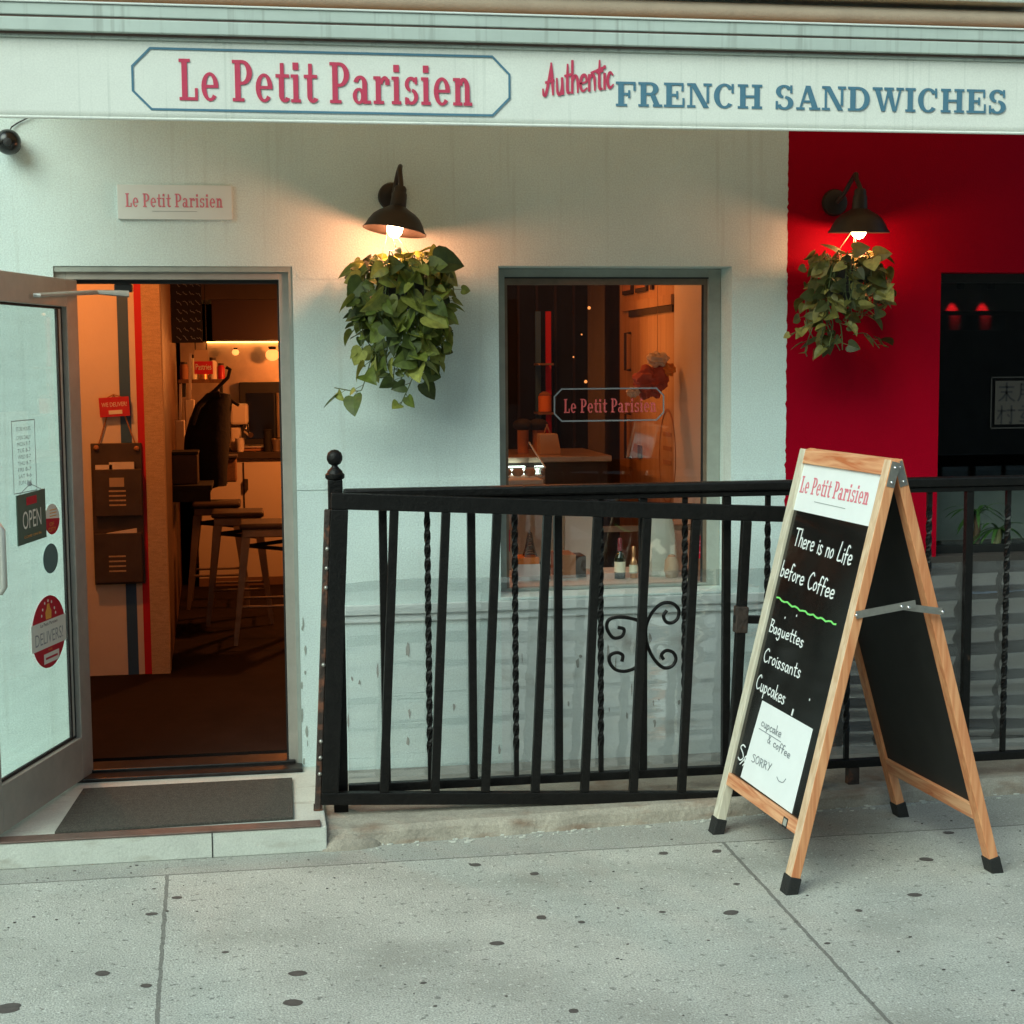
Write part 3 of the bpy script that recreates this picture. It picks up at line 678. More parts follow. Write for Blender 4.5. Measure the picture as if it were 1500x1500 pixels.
# door frame and saddle
df = ob('door_frame', MB().box(-.774, -.73, .02, .12, .09, 2.082).box(.075, .127, .02, .12, .09, 2.082).box(-.73, .075, .02, .12, 2.033, 2.082), 'alu', shop, bevel=.002)
ob('gasket', MB().box(.068, .075, .05, .07, .1, 2.033).box(-.73, .075, .045, .07, 2.018, 2.033), 'gasket', df)
ob('soffit', MB().box(-.774, .127, .004, .0195, 2.062, 2.082).box(.112, .127, .004, .0195, .09, 2.062), 'soffit', df)  # grey strips painted for the shade under the door head
ob('saddle', MB().box(-.774, .127, -.09, .0, .0905, .106).box(-.76, .1, .0, .13, .0905, .118), 'saddle', shop, bevel=.004)
# interior shell
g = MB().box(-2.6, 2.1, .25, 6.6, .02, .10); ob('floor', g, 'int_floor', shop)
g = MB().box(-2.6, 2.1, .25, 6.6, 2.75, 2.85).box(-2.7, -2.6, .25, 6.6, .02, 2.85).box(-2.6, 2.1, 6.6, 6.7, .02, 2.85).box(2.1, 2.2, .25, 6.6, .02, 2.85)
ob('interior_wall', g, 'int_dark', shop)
YS = 2.0
sw = ob('stripe_wall', MB().box(-2.6, -.60, YS, YS + .1, .10, 2.75), 'int_white', shop)
for nm, pa, pb, mm in (('blue_stripe', 170, 186, 'stripe_blue'), ('red_stripe', 195, 206, 'stripe_red')):
    xa, xb = at(pa, 415, YS).x, at(pb, 415, YS).x
    ob(nm, MB().box(xa, xb, YS - .002, YS - .0003, .1, 2.75), mm, sw)
ob('newsprint_panel', MB().box(-.5985, -.505, YS - .012, YS + .1, .10, 2.75), 'cork', shop)
g = MB(); g.poly([(-.505, YS, .10), (-.62, 5.6, .10), (-.70, 5.6, .10), (-.597, YS + .11, .10)], Z_, 2.64); ob('side_panel', g, 'sidewood', shop)
# the room behind the window
ob('pillar', MB().box(.55, 1.02, 2.75, 2.95, .1, 2.75), 'int_brown', shop)
st2 = ob('flag_post', MB().box(1.021, 1.165, 2.75, 2.95, .1, 2.2), 'int_brown', shop)
a, b = at(785, 600, 2.74), at(793, 600, 2.74); ob('blue_stripe', MB().box(a.x, b.x, 2.744, 2.7495, .9, 2.0), 'stripe_blue', st2)
a, b = at(800, 600, 2.74), at(808, 600, 2.74); ob('red_stripe', MB().box(a.x, b.x, 2.744, 2.7495, .9, 2.0), 'stripe_red', st2)
for py in (532, 604):
    a, b = at(788, py, 2.6), at(809, py, 2.6); ob('shelf', MB().box(a.x, b.x, 2.55, 2.743, a.z - .012, a.z), 'int_brown', st2)
ob('lamp_blocker', MB().box(1.17, 1.985, 3.2, 3.3, .1, 2.7), 'black', shop)  # black panel added to block the kitchen lamp and keep the room dark
g = MB()
for i in range(7): g.box(1.20 + .115 * i, 1.215 + .115 * i, 3.185, 3.1995, .1, 2.7)
ob('batten', g, 'int_dark', shop)
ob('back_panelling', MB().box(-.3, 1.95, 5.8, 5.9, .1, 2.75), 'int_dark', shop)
# right-hand inner wall: pale plaster near the glass, honey wood door behind it
ob('side_plaster', MB().box(2.0, 2.09, .251, 1.235, .1, 2.75), 'int_white', shop)
part = ob('wood_partition', MB().box(2.0, 2.09, 1.236, 2.40, .1, 2.75), 'partition', shop)
zt = atx(985, 440, 2.0)
g = MB().box(1.985, 1.9995, 1.24, 2.30, zt.z - .02, zt.z + .03); ob('ledge', g, 'partition', part)
g = MB().box(1.990, 1.9995, 1.24, 2.15, zt.z - .055, zt.z - .021); ob('shadow_gap', g, 'int_dark', part)
for ya, yb in ((2.28, 2.06), (1.98, 1.74), (1.66, 1.62)):
    ob('framed_picture', MB().m(0).box(1.985, 1.9995, yb, ya, zt.z + .07, 2.35).m(1).box(1.982, 1.9845, yb + .02, ya - .02, zt.z + .09, 2.33), ['int_dark', 'carton'], part)
for za, zb in ((1.86, 1.66), (1.42, 1.18)):
    ob('bar_handle', MB().tube([(1.995, 2.12, za), (1.965, 2.12, za), (1.965, 2.12, zb), (1.995, 2.12, zb)], .008, 8), 'int_dark', part, smooth=True)
a = atx(937, 662, 1.995); ob('lock_plate', MB().box(1.993, 1.9995, a.y - .04, a.y + .04, a.z - .035, a.z + .035), 'int_dark', part)
# oval emblem on the door
c = atx(973, 668, 1.996); g = MB()
for r0, r1 in ((.24, .225),):
    A = disc(Vector((1.9985, c.y - .05, c.z)), Y_, Z_, .16, r0, 40); B = disc(Vector((1.9985, c.y - .05, c.z)), Y_, Z_, .15, r1, 40)
    for i in range(40): g.poly([A[i], A[(i + 1) % 40], B[(i + 1) % 40], B[i]], -X_, .001)
for zz in (.1, .03, -.04): g.box(1.9975, 1.9985, c.y - .13, c.y + .03, c.z + zz, c.z + zz + .022)
ob('oval_emblem', g, 'carton', part)
# display deck inside the window
ob('display_deck', MB().box(1.003, 1.84, .201, .78, .70, .757), 'int_white', shop)
ob('display_back', MB().box(1.003, 1.36, .781, .80, .757, 1.03), 'kraft', shop)
ob('display_back', MB().box(1.362, 1.50, .781, .80, .757, 1.03), 'int_white', shop)
a, b = at(890, 771, .79), at(940, 778, .79)
ob('display_rail', MB().box(1.502, 1.99, .78, .80, b.z, a.z), 'int_brown', shop)
# kitchen at the back of the room
kc = ob('kitchen_counter', MB().box(-.48, .9, 5.2, 5.75, .10, 1.03), 'cab', shop, bevel=.004)
ob('worktop', MB().box(-.5, .95, 5.16, 5.78, 1.031, 1.075), 'int_dark', kc)
a = at(357, 700, 5.19); ob('door_gap', MB().box(a.x - .005, a.x + .005, 5.194, 5.199, .15, 1.0), 'int_dark', kc)
ob('cabinet_handle', MB().box(a.x + .005, a.x + .03, 5.16, 5.199, .80, .88), 'int_dark', kc)
ob('skirting', MB().box(-.48, .9, 5.194, 5.199, .10, .16), 'int_brown', kc)
a = at(310, 440, 5.0); b = at(310, 498, 5.0)
hood = ob('extractor_hood', MB().box(a.x, .9, 4.95, 5.79, b.z, a.z), 'hoodmat', shop)
ob('upper_bulkhead', MB().box(a.x - .3, .9, 4.9, 5.79, a.z + .002, 2.75), 'int_dark', shop)
ob('hood_light', MB().box(-.40, .8, 5.70, 5.765, b.z - .009, b.z - .001), 'warmled', hood)
ob('steel_splashback', MB().box(-.6, .9, 5.77, 5.79, 1.08, b.z), 'steel', shop)

# the open door leaf, hinged on the left jamb
HN = Vector((-.690, .015, 0)); DU = Vector((-.2766, -.961, 0)).normalized(); DN = Vector((.961, -.2766, 0))   # DU: hinge to lock edge; DN: face towards the camera
LW, LT = .90, .045
zb, zt_ = .105, 2.03
g = MB()
fb = lambda mb, u0, u1, z0, z1, n0=-LT, n1=0.0: mb.frame_box(HN, DU, Z_, DN, u0, u1, z0, z1, n0, n1)
fb(g, 0, .105, zb, zt_); fb(g, LW - .105, LW, zb, zt_); fb(g, .105, LW - .105, zt_ - .105, zt_); fb(g, .105, LW - .105, zb, zb + .165)
door = ob('door', g, 'alu', shop, bevel=.003)
fb2 = lambda nm, u0, u1, z0, z1, n0, n1, m_: ob(nm, fb(MB(), u0, u1, z0, z1, n0, n1), m_, door)
g = MB(); fb(g, .105, .118, zb + .165, zt_ - .105, -.03, -.0205); fb(g, .136, .15, zb + .165, zt_ - .105, -.03, -.0205); fb(g, .118, LW - .105, zb + .165, zb + .176, -.03, -.0205)
fb(g, .118, LW - .105, zt_ - .114, zt_ - .105, -.03, -.0205)
ob('gasket', g, 'gasket', door)
fb2('glazing_bead', .118, .136, zb + .176, zt_ - .114, -.03, -.0203, 'alu_light')
fb2('door_glass', .15, LW - .105, zb + .176, zt_ - .114, -.026, -.0208, 'glass_door')
g = MB(); H0 = lambda u, z, n_: HN + DU * u + Z_ * z + DN * n_
hp = atplane(1, 770, HN + DN * .05, DN) - HN; hq = atplane(1, 868, HN + DN * .05, DN) - HN; hu = hp.dot(DU) + .004
g.tube([H0(hu, hp.z, 0), H0(hu, hp.z, .045), H0(hu, hp.z - .015, .055), H0(hu, hq.z + .015, .055), H0(hu, hq.z, .045), H0(hu, hq.z, 0)], .012, 10)
ob('pull_handle', g, 'alu_light', door, smooth=True)
g = MB(); a = at(42, 420, HN.y - .45); 
g.tube([H0(.42, 1.955, .012), H0(.42, 1.955, .03), Vector((-.62, .03, 1.985)), Vector((-.50, .05, 1.98))], [.008, .008, .009, .014], 8)
ob('closer_arm', g, 'alu_light', door, smooth=True)
ob('closer_body', MB().box(-.555, -.488, .045, .11, 1.988, 2.017), 'darkframe', shop, bevel=.004)
# printed matter on the glass: lettering and stickers, found on the leaf's own plane
OG = HN + DN * -.0195
def onleaf(px, py): return atplane(px, py, OG, DN)
def uz(px, py): p = onleaf(px, py); return (p - HN).dot(DU), p.z
def leafpt(u, z, n_=0.0): return HN + DU * u + Z_ * z + DN * (-.0195 + n_)
RD = -DU    # reading direction, left to right in the picture
u0, zt0 = uz(16, 618); u1, zb0 = uz(54, 718)
g = MB(); fr_w = .003
for (ua, ub, za, zc) in ((u1, u0, zt0 - .0, zt0 + fr_w), (u1, u0, zb0, zb0 + fr_w), (u1, u1 + fr_w, zb0, zt0), (u0 - fr_w, u0, zb0, zt0)):
    g.frame_box(HN, DU, Z_, DN, ua, ub, za, zc, -.0195, -.0185)
days = ['STORE HOURS', 'OPEN DAILY', 'MON 8-7', 'TUE 8-7', 'WED 8-7', 'THU 8-7', 'FRI 8-7', 'SAT 9-6', 'SUN 9-6']
for i, d in enumerate(days):
    zz = zt0 - .035 - i * (zt0 - zb0 - .05) / 9.0 - (.0 if i < 1 else .008)
    wdt = (u0 - u1) * (.62 if i < 2 else .56)
    sans(g, d, leafpt(u0 - (u0 - u1 - wdt) / 2, zz), RD, Z_, DN, wdt, .014, .0006)
ob('hours_lettering', g, 'ink_grey', door)
def oval_sticker(parts_mats, build): 
    g = MB(); build(g); return ob('sticker', g, parts_mats, door)
uL, _ = uz(46, 925); uR, _ = uz(96, 925); cu = (uL + uR) / 2; _, zT = uz(74, 871); _, zB = uz(68, 980); cz = (zT + zB) / 2; ru = abs(uL - uR) / 2; rz = (zT - zB) / 2
def deliver(g):
    C0 = leafpt(cu, cz)
    g.m(0).poly(disc(C0, RD, Z_, ru, rz, 44), DN, .0006)
    g.m(1).frame_box(HN, DU, Z_, DN, cu - ru * 1.02, cu + ru * 1.02, cz - rz * .42, cz + rz * .33, -.0188, -.0183)
    g.m(2); sans(g, 'Le Petit Parisien', leafpt(cu + ru * .5, cz + rz * .19), RD, Z_, DN, ru * 1.0, rz * .09, .0016)
    g.m(3); sans(g, 'DELIVERS!', leafpt(cu + ru * .82, cz - rz * .30), RD, Z_, DN, ru * 1.64, rz * .34, .0016)
    g.m(4); sans(g, 'WE', leafpt(cu + ru * .1, cz - rz * .52), RD, Z_, DN, ru * .25, rz * .05, .0016)
    bag = [(-.16, .36), (.16, .36), (.18, .56), (.1, .66), (.06, .78), (-.06, .78), (-.1, .66), (-.18, .56)]
    g.poly([C0 + RD * (a_ * ru) + Z_ * (b_ * rz) + DN * .0007 for a_, b_ in bag], DN, .0004)
    g.m(1)
    for a_, b_ in ((-.4, .5), (-.33, .66), (.36, .6), (.42, .46), (0, .86), (.2, .8), (-.2, .82)):
        g.poly(disc(C0 + RD * (a_ * ru) + Z_ * (b_ * rz) + DN * .0007, RD, Z_, .006, .006, 5), DN, .0004)
    g.frame_box(HN, DU, Z_, DN, cu - ru * .55, cu + ru * .35, cz - rz * .86, cz - rz * .58, -.0188, -.0183)
    g.m(0); g.frame_box(HN, DU, Z_, DN, cu - ru * .45, cu + ru * .25, cz - rz * .75, cz - rz * .69, -.0182, -.0179)
oval_sticker(['sticker_red', 'cream', 'black', 'ink_grey', 'yellow'], deliver)
uL, _ = uz(65, 760); uR, _ = uz(87, 760); cu2 = (uL + uR) / 2; _, zT = uz(76, 738); _, zB = uz(76, 783); cz2 = (zT + zB) / 2; r2u = abs(uL - uR) / 2; r2z = (zT - zB) / 2
def best(g):
    C0 = leafpt(cu2, cz2); g.m(1).poly(disc(C0, RD, Z_, r2u, r2z, 32), DN, .0006)
    g.m(0).poly(disc(C0 + DN * .0007, RD, Z_, r2u, r2z, 20, 172, 368), DN, .0004)
    g.m(2); sans(g, 'OF', leafpt(cu2 + r2u * .4, cz2 - r2z * .42), RD, Z_, DN, r2u * .6, r2z * .24, .0016); sans(g, 'CITY', leafpt(cu2 + r2u * .55, cz2 - r2z * .78), RD, Z_, DN, r2u * 1.0, r2z * .26, .0016)
    for i in range(3): g.frame_box(HN, DU, Z_, DN, cu2 - r2u * .6, cu2 + r2u * .3, cz2 + r2z * (.18 + .2 * i), cz2 + r2z * (.24 + .2 * i), -.0188, -.0184)
oval_sticker(['sticker_red', 'cream', 'yellow'], best)
uL, _ = uz(63, 818); uR, _ = uz(85, 818); cu3 = (uL + uR) / 2; _, zT = uz(74, 796); _, zB = uz(74, 840); cz3 = (zT + zB) / 2
def teal(g): g.poly(disc(leafpt(cu3, cz3), RD, Z_, abs(uL - uR) / 2, (zT - zB) / 2, 32), DN, .0006)
oval_sticker(['sticker_teal'], teal)
# OPEN card hanging on the glass
uL, zT = uz(19, 730); uR, zB = uz(63, 783)
sgn = thing('open_sign', leafpt((uL + uR) / 2, zB), 'dark green OPEN card hanging on the open glass door', 'sign')
C = leafpt((uL + uR) / 2, (zT + zB) / 2, .012); hw, hh = abs(uL - uR) / 2, (zT - zB) / 2 + .012
tiltU = (RD * math.cos(.045) + Z_ * math.sin(.03)).normalized()
VZ = Z_
ob('card', MB().frame_box(C, tiltU, VZ, DN, -hw, hw, -hh, hh, -.002, .002), 'green_sign', sgn)
g = MB().m(0); sans(g, 'OPEN', C - tiltU * hw * .66 - VZ * hh * .42, tiltU, VZ, DN, hw * 1.3, hh * .72, .0028)
g.m(1).frame_box(C, tiltU, VZ, DN, -hw * .36, hw * .36, hh * .52, hh * .84, .0024, .0028)
g.m(2); sans(g, "COME ON IN", C - tiltU * hw * .6 - VZ * hh * .78, tiltU, VZ, DN, hw * 1.2, hh * .10, .0028)
ob('lettering', g, ['cream', 'sticker_red', 'yellow'], sgn)
g = MB(); g.tube([C - tiltU * hw * .8 + VZ * hh, C + VZ * (hh + .03), C + tiltU * hw * .8 + VZ * hh], .0015, 6); g.ball(C + VZ * (hh + .03) - DN * .004, .009, 10, 6)
ob('hanging_string', g, 'ink_grey', sgn)

# ------------------------------------------------------------------ the red restaurant next door
red = thing('restaurant_building', (4, 0, 0), 'dark red rendered restaurant front with black window at right', 'building')
g = MB().box(2.146, 2.815, 0, .25, .868, TOP).box(2.815, 9, 0, .25, 2.066, TOP)
ob('lower_wall', MB().box(2.146, 9, 0, .25, 0, .868), 'dark_panel', red)
rw = ob('wall', g, 'red', red)
# the paint edge is not ruled: small lobes of red along the seam
g = MB(); n = 170
for k in range(n + 1):
    z = .87 + 2.53 * k / n; e_ = 2.1455 - max(0, random.gauss(.0018, .0022)); g.v += [Vector((e_, -.0009, z)), Vector((2.150, -.0009, z))]
for k in range(n): g.f.append([2 * k, 2 * k + 1, 2 * k + 3, 2 * k + 2]); g.mi.append(0)
ob('paint_edge', g, 'red', red)
fr2 = ob('window_frame', MB().box(2.816, 2.835, .09, .14, .869, 2.065).box(2.835, 9, .09, .14, 2.028, 2.065).box(2.835, 9, .09, .14, .869, .90), 'darkframe', red)
pane2 = ob('window_pane', MB().box(2.835, 9, .11, .116, .90, 2.028), 'glass_dark', red)
YR = .1085
a, b = at(1452, 552, YR), at(1452, 628, YR); sz = a.z - b.z
g = MB().m(0); x0_ = a.x; zc = b.z
ins = .012
for (ua, ub, va, vb) in ((0, .42, 0, .005), (0, .42, sz - .005, sz), (0, .005, 0, sz)): g.box(x0_ + ua, x0_ + ub, YR - .0006, YR, zc + va, zc + vb)
cell = (sz - .04) / 2
def glyph(ox, oz, strokes):
    for st in strokes: ribbon(g, [Vector((ox + a_ * cell * .9, YR - .0012, oz + b_ * cell * .92)) for a_, b_ in smooth_path(st, 4)], FRONT, .008)
g.m(1)
g.box(x0_ + .02, x0_ + .40, YR - .0006, YR, zc + .018, zc + sz - .018)
g.m(2)
glyph(x0_ + .03, zc + .02 + cell, [[(.1, .8), (.9, .8)], [(.5, 1), (.5, .1)], [(.2, .55), (.8, .55)], [(.48, .5), (.3, .25), (.08, .1)], [(.52, .5), (.7, .25), (.94, .1)]])
glyph(x0_ + .03, zc + .018, [[(.05, .7), (.45, .7)], [(.25, .95), (.25, .05)], [(.22, .6), (.04, .3)], [(.55, .72), (.98, .72)], [(.8, .95), (.8, .1), (.7, .12)], [(.6, .5), (.68, .4)]])
glyph(x0_ + .03 + cell, zc + .02 + cell, [[(.2, .95), (.18, .4), (.05, .1)], [(.2, .93), (.85, .93)], [(.85, .93), (.85, .08)], [(.22, .66), (.84, .66)], [(.22, .42), (.84, .42)]])
glyph(x0_ + .03 + cell, zc + .018, [[(.3, .92), (.7, .92)], [(.1, .72), (.9, .72)], [(.5, .7), (.25, .35), (.8, .38)], [(.2, .15), (.85, .15)]])
ob('seal_lettering', g, ['seal_line', 'seal', 'gasket'], pane2)
g = MB().box(2.3, 9, 3.0, 3.1, 0, 2.85).box(2.3, 9, .25, 3.0, 2.75, 2.85).box(8.9, 9, .25, 3, 0, 2.75).box(2.25, 2.3, .25, 3.0, 0, 2.75).box(2.3, 8.9, .25, 3.0, .02, .1)
ob('interior_wall', g, 'int_dark', red)
ob('sill_board', MB().box(2.83, 8.8, .251, .60, .82, .862), 'int_dark', red)
ob('grey_screen', MB().box(2.90, 3.10, .601, .62, .862, 1.10).box(3.101, 8.8, .605, .625, .862, 1.14), 'grey_int', red)
ob('bulkhead', MB().box(2.3, 8.9, 1.6, 1.7, 1.96, 2.748), 'int_dark', red)
for px in (1407, 1452):
    p = at(px, 438, 1.5); q = at(px, 458, 1.5)
    t = thing('red_downlight', (p.x, 1.5, p.z), 'small red %s spotlight glowing inside the dark restaurant window' % ('left-hand' if px < 1430 else 'right-hand'), 'spotlight', 'red spotlights in the restaurant')
    ob('housing', MB().lathe([(.001, .05), (.02, .05), (.022, .0), (.018, .0), (.016, .03)], p + Vector((0, .0, .05)), (0, 0, 1), 16), 'darkframe', t, smooth=True)
    ob('cutoff_bar', MB().box(p.x - .11, p.x + .11, 1.56, 1.598, q.z - .09, q.z - .012), 'black', t)  # black bar added to cut off the red light below
    sp_ = light('spot', 'SPOT', (p.x, 1.53, p.z + .065), 14, (1.0, .012, .02), t, .006, spot_size=R(36), spot_blend=.6)
    sp_.rotation_euler = Vector((0, -.42, 1)).to_track_quat('Z', 'Y').to_euler()
# two small yuccas on the restaurant sill
def yucca(px, py_top, h_px, m_stem, lab, seed):
    rnd = random.Random(seed)
    base = at(px, 815, .36); base.z = .8625; top = at(px + 3, py_top, .36)
    t = thing('yucca_plant', base, lab, 'plant', 'small yuccas in the restaurant window')
    ob('cane', MB().tube([base, base.lerp(top, .5) + Vector((.006, 0, 0)), top], [.017, .015, .012], 10), m_stem, t, smooth=True)
    g = MB()
    for i in range(22):
        az = rnd.uniform(0, 6.28); L = rnd.uniform(.10, .19); up = rnd.uniform(.1, .9); d = Vector((math.cos(az), math.sin(az) * .6, 0)); pts = []
        s = d.cross(Z_).normalized()
        for k in range(6):
            u = k / 5; pts.append((top + d * (L * u) + Z_ * (L * (up * u - .75 * u * u)), .011 * (1 - u) ** .6 * (0.6 + u * 1.2)))
        o_ = len(g.v)
        for p, wd in pts: g.v += [p - s * wd, p + s * wd]
        for k in range(5): g.f.append([o_ + 2 * k, o_ + 2 * k + 1, o_ + 2 * k + 3, o_ + 2 * k + 2]); g.mi.append(0)
    ob('foliage', g, 'yucca_leaf', t)
yucca(1428, 752, 60, 'yucca_stem', 'brown-caned green yucca in the restaurant window, nearer the red wall', 3)
yucca(1459, 775, 40, 'yucca_stem2', 'yellow-caned small yucca in the restaurant window, farther from the red wall', 4)

# ================================================================== AWNING
AD = .90
aw = thing('awning', (1.0, -AD, 2.50), 'long off-white folding awning with lettered valance over the shopfronts', 'awning')
g = MB()
# valance: hanging canvas with a very slight ripple
nxv, nzv = 120, 10
L0, L1 = -1.02, 3.20
def vy(x, v): return -AD - .002 + .0014 * math.sin(x * 3.1) * (1 - v) + .0005 * math.sin(x * 9.7 + 1) * (1 - v)
for j in range(nzv + 1):
    for i in range(nxv + 1):
        x = L0 + (L1 - L0) * i / nxv; v = j / nzv; z = 2.4985 + .001 * x + (2.757 - 2.4985) * v
        g.v.append(Vector((x, vy(x, v), z)))
for j in range(nzv):
    for i in range(nxv):
        a = j * (nxv + 1) + i; g.f.append([a, a + 1, a + nxv + 2, a + nxv + 1]); g.mi.append(0)
val = ob('valance', g, 'valance', aw, smooth=True)
md = val.modifiers.new('thickness', 'SOLIDIFY'); md.thickness = .003; md.offset = 1
ob('hem', MB().tube([(L0, -AD - .006, 2.5), (1, -AD - .006, 2.501), (L1, -AD - .006, 2.503)], .005, 8), 'valance', val, smooth=True)
f0, f1 = -AD - .04, -AD + .08
g = MB().box(L0 - .02, L1 + .02, f0, f1, 2.8145, 2.852).box(L0 - .02, L1 + .02, f0, f1, 2.766, 2.8075).box(L0 - .02, L1 + .02, f0 + .012, f1, 2.8075, 2.8145).box(L0 - .02, L1 + .02, f0 + .025, f1, 2.75, 2.766)
ob('front_bar', g, 'bar', aw, bevel=.003)
ob('bar_lip', MB().box(L0 - .02, L1 + .02, f0 - .006, f0 + .04, 2.8525, 2.859), 'sign_white', aw, bevel=.002)
ob('groove', MB().box(L0, L1, f0 + .006, f0 + .0115, 2.808, 2.814).box(L0, L1, f0 + .018, f0 + .0245, 2.7585, 2.7655), 'strip', aw)
ob('canvas_roll', MB().tube([(L0, -.13, 3.068), (3.105, -.13, 3.068)], .038, 20), 'roll', aw, smooth=True)
g = MB(); nr = 40
for i in range(nr + 1):
    x = L0 + .02 + (L1 - L0 - .06) * i / nr
    for k in range(7):
        u = k / 6; g.v.append(Vector((x, -AD + .07 + (AD - .2) * u, 2.836 + (3.030 - 2.836) * u - .012 * math.sin(math.pi * u))))
for i in range(nr):
    for k in range(6): a = i * 7 + k; g.f.append([a, a + 1, a + 8, a + 7]); g.mi.append(0)
ob('canvas_roof', g, 'canvas_roof', aw, smooth=True)
ob('cassette', MB().box(L0 - .1, 9, -.20, -.02, 3.123, 3.165), 'bar', aw, bevel=.006)
ob('cassette_back', MB().box(L0 - .1, 9, -.06, -.001, 2.96, 3.1225), 'int_dark', aw)
for x in (-.6, 1.0, 2.7): ob('support_arm', MB().beam((x, -AD + .08, 2.79), (x, -.01, 2.90), .04, .03), 'bar', aw)
YV = -AD - .0075
tl, br = at(191, 69, YV), at(748, 171, YV); tr = at(748, 81, YV); bl = at(191, 161, YV)
g = octagon(MB(), tl.x, br.x, (bl.z + br.z) / 2, (tl.z + tr.z) / 2, .060, YV, .0072); ob('border', g, 'ink_blue', val)
a, b = at(263, 148, YV), at(694, 154, YV); tt = at(263, 87, YV)
g = MB(); sx = (b.x - a.x) / text_width('Le Petit Parisien', SLAB, .03)
block_text(g, 'Le Petit Parisien', SLAB, Vector((a.x, YV, (a.z + b.z) / 2)), X_, Z_, FRONT, sx, tt.z - a.z, .0006); ob('lettering', g, 'ink_red', val)
a, b = at(902, 156, YV), at(1476, 166, YV); tt = at(902, 120, YV)
g = MB(); sx = (b.x - a.x) / text_width('FRENCH SANDWICHES', CLAR, .03)
block_text(g, 'FRENCH SANDWICHES', CLAR, Vector((a.x, YV, (a.z + b.z) / 2)), X_, Z_, FRONT, sx, tt.z - a.z, .0006); ob('lettering', g, 'ink_blue', val)
a, b = at(798, 141, YV), at(906, 128, YV); U = (b - a).normalized(); U = Vector((U.x, 0, U.z)).normalized(); V = Vector((-U.z, 0, U.x))
g = MB(); hand_text(g, 'Authentic', a, U, V, FRONT, (b - a).length / (text_width('Authentic', HAND, .03) + .25), .105, .0090, .03, .22, .0009, True)
a2, b2 = at(866, 107, YV), at(884, 99, YV); ribbon(g, [a2 + FRONT * .0019, b2 + FRONT * .0019], FRONT, .008)
ob('lettering', g, 'ink_red', val)

# ================================================================== THINGS ON THE WALL
a, b = at(171, 270, -.012), at(341, 322, -.012)
t = thing('name_plaque', ((a.x + b.x) / 2, -.001, b.z), 'small white rectangular name plaque above the doorway', 'sign')
ob('panel', MB().box(a.x, b.x, -.012, -.001, b.z, a.z), 'sign_white', t, bevel=.0015)
p, q = at(184, 303, -.0125), at(327, 304, -.0125); tp = at(184, 283, -.0125)
g = MB().m(0); sx = (q.x - p.x) / text_width('Le Petit Parisien', SLAB, .03)
block_text(g, 'Le Petit Parisien', SLAB, Vector((p.x, -.0123, p.z)), X_, Z_, FRONT, sx, tp.z - p.z, .0006)
p, q = at(223, 309, -.0125), at(289, 310, -.0125); g.m(1).box(p.x, q.x, -.0131, -.0123, p.z - .0012, p.z)
ob('lettering', g, ['ink_red_soft', 'ink_grey'], t)

c = at(12, 208, -.06)
t = thing('security_camera', (c.x, -.001, c.z), 'round black security camera under the left end of the awning', 'camera')
ob('housing', MB().ball(c, .047, 20, 14), mat('black_gloss', (.006, .006, .006), .25), t, smooth=True)
ob('wall_base', MB().lathe([(.001, .0), (.038, 0), (.034, .03), (.02, .05)], (c.x, -.001, c.z), (0, -1, 0), 20), 'black', t, smooth=True)
ob('lens', MB().lathe([(.001, .012), (.014, .010), (.016, 0)], c + Vector((.004, -.044, -.006)), (0, -1, 0), 16), 'gasket', t, smooth=True)
p, q = at(17, 186, -.01), at(42, 172, -.01)
ob('cable', MB().tube([c + Z_ * .04 + Y_ * .03, p, at(26, 180, -.006), q, q + Vector((.03, .004, .05))], .0028, 6), 'gasket', t, smooth=True)

def wall_lamp(px_plate, px_shade, tilt_axis, lab, ysh, watts):
    pl = at(*px_plate, 0); rim = at(*px_shade, ysh)
    t = thing('wall_lamp', (pl.x, -.001, pl.z), lab, 'lamp', 'gooseneck wall lamps')
    ob('mount_plate', MB().lathe([(.001, .022), (.03, .022), (.05, .016), (.055, .004), (.055, 0)], (pl.x, -.001, pl.z), (0, -1, 0), 28), 'lampblack', t, smooth=True)
    ax = Vector(tilt_axis).normalized()
    top = rim + ax * .135
    pts = [Vector((pl.x + .004, -.02, pl.z)), Vector((pl.x + (rim.x - pl.x) * .3 + .012, -.06, pl.z + .03)), Vector((pl.x + (rim.x - pl.x) * .5 + .022, -.10, pl.z + .075)),
           Vector((top.x + .012, -.15, pl.z + .098)), Vector((top.x + .006, ysh + .045, pl.z + .075)), top + ax * .035 + Vector((.002, .006, 0)), top]
    ob('gooseneck_arm', MB().tube(smooth_path([tuple(p) for p in pts], 6), .0095, 10), 'lampblack', t, smooth=True)
    sh = ob('shade', MB().lathe([(.022, .15), (.028, .14), (.031, .092), (.046, .082), (.070, .069), (.090, .052), (.104, .030), (.113, .010), (.1215, .0), (.1215, -.003), (.1175, -.002), (.109, .008), (.100, .026), (.086, .046), (.066, .062), (.032, .074), (.001, .076)], rim, ax, 40), 'lampblack', t, smooth=True)
    ob('socket', MB().lathe([(.001, .17), (.018, .17), (.024, .16), (.024, .142)], rim, ax, 20), 'lampblack', t, smooth=True)
    bc = rim + ax * .008
    ob('bulb', MB().lathe([(.012, .075), (.016, .055), (.027, .032), (.031, .012), (.028, -.008), (.018, -.022), (.001, -.028)], rim, ax, 20), 'bulb', t, smooth=True)
    light('bulb_light', 'POINT', rim - ax * .034, watts, (1.0, .36, .17), t, .028)
    return rim
rimL = wall_lamp((574, 288), (578, 338), (.16, .06, 1), 'dark gooseneck wall lamp lit above the hanging plant on the white wall', -.24, 8.0)
rimR = wall_lamp((1222, 297), (1258, 340), (0, -.06, 1), 'dark gooseneck wall lamp lit above the hanging plant on the red wall', -.22, 4.5)

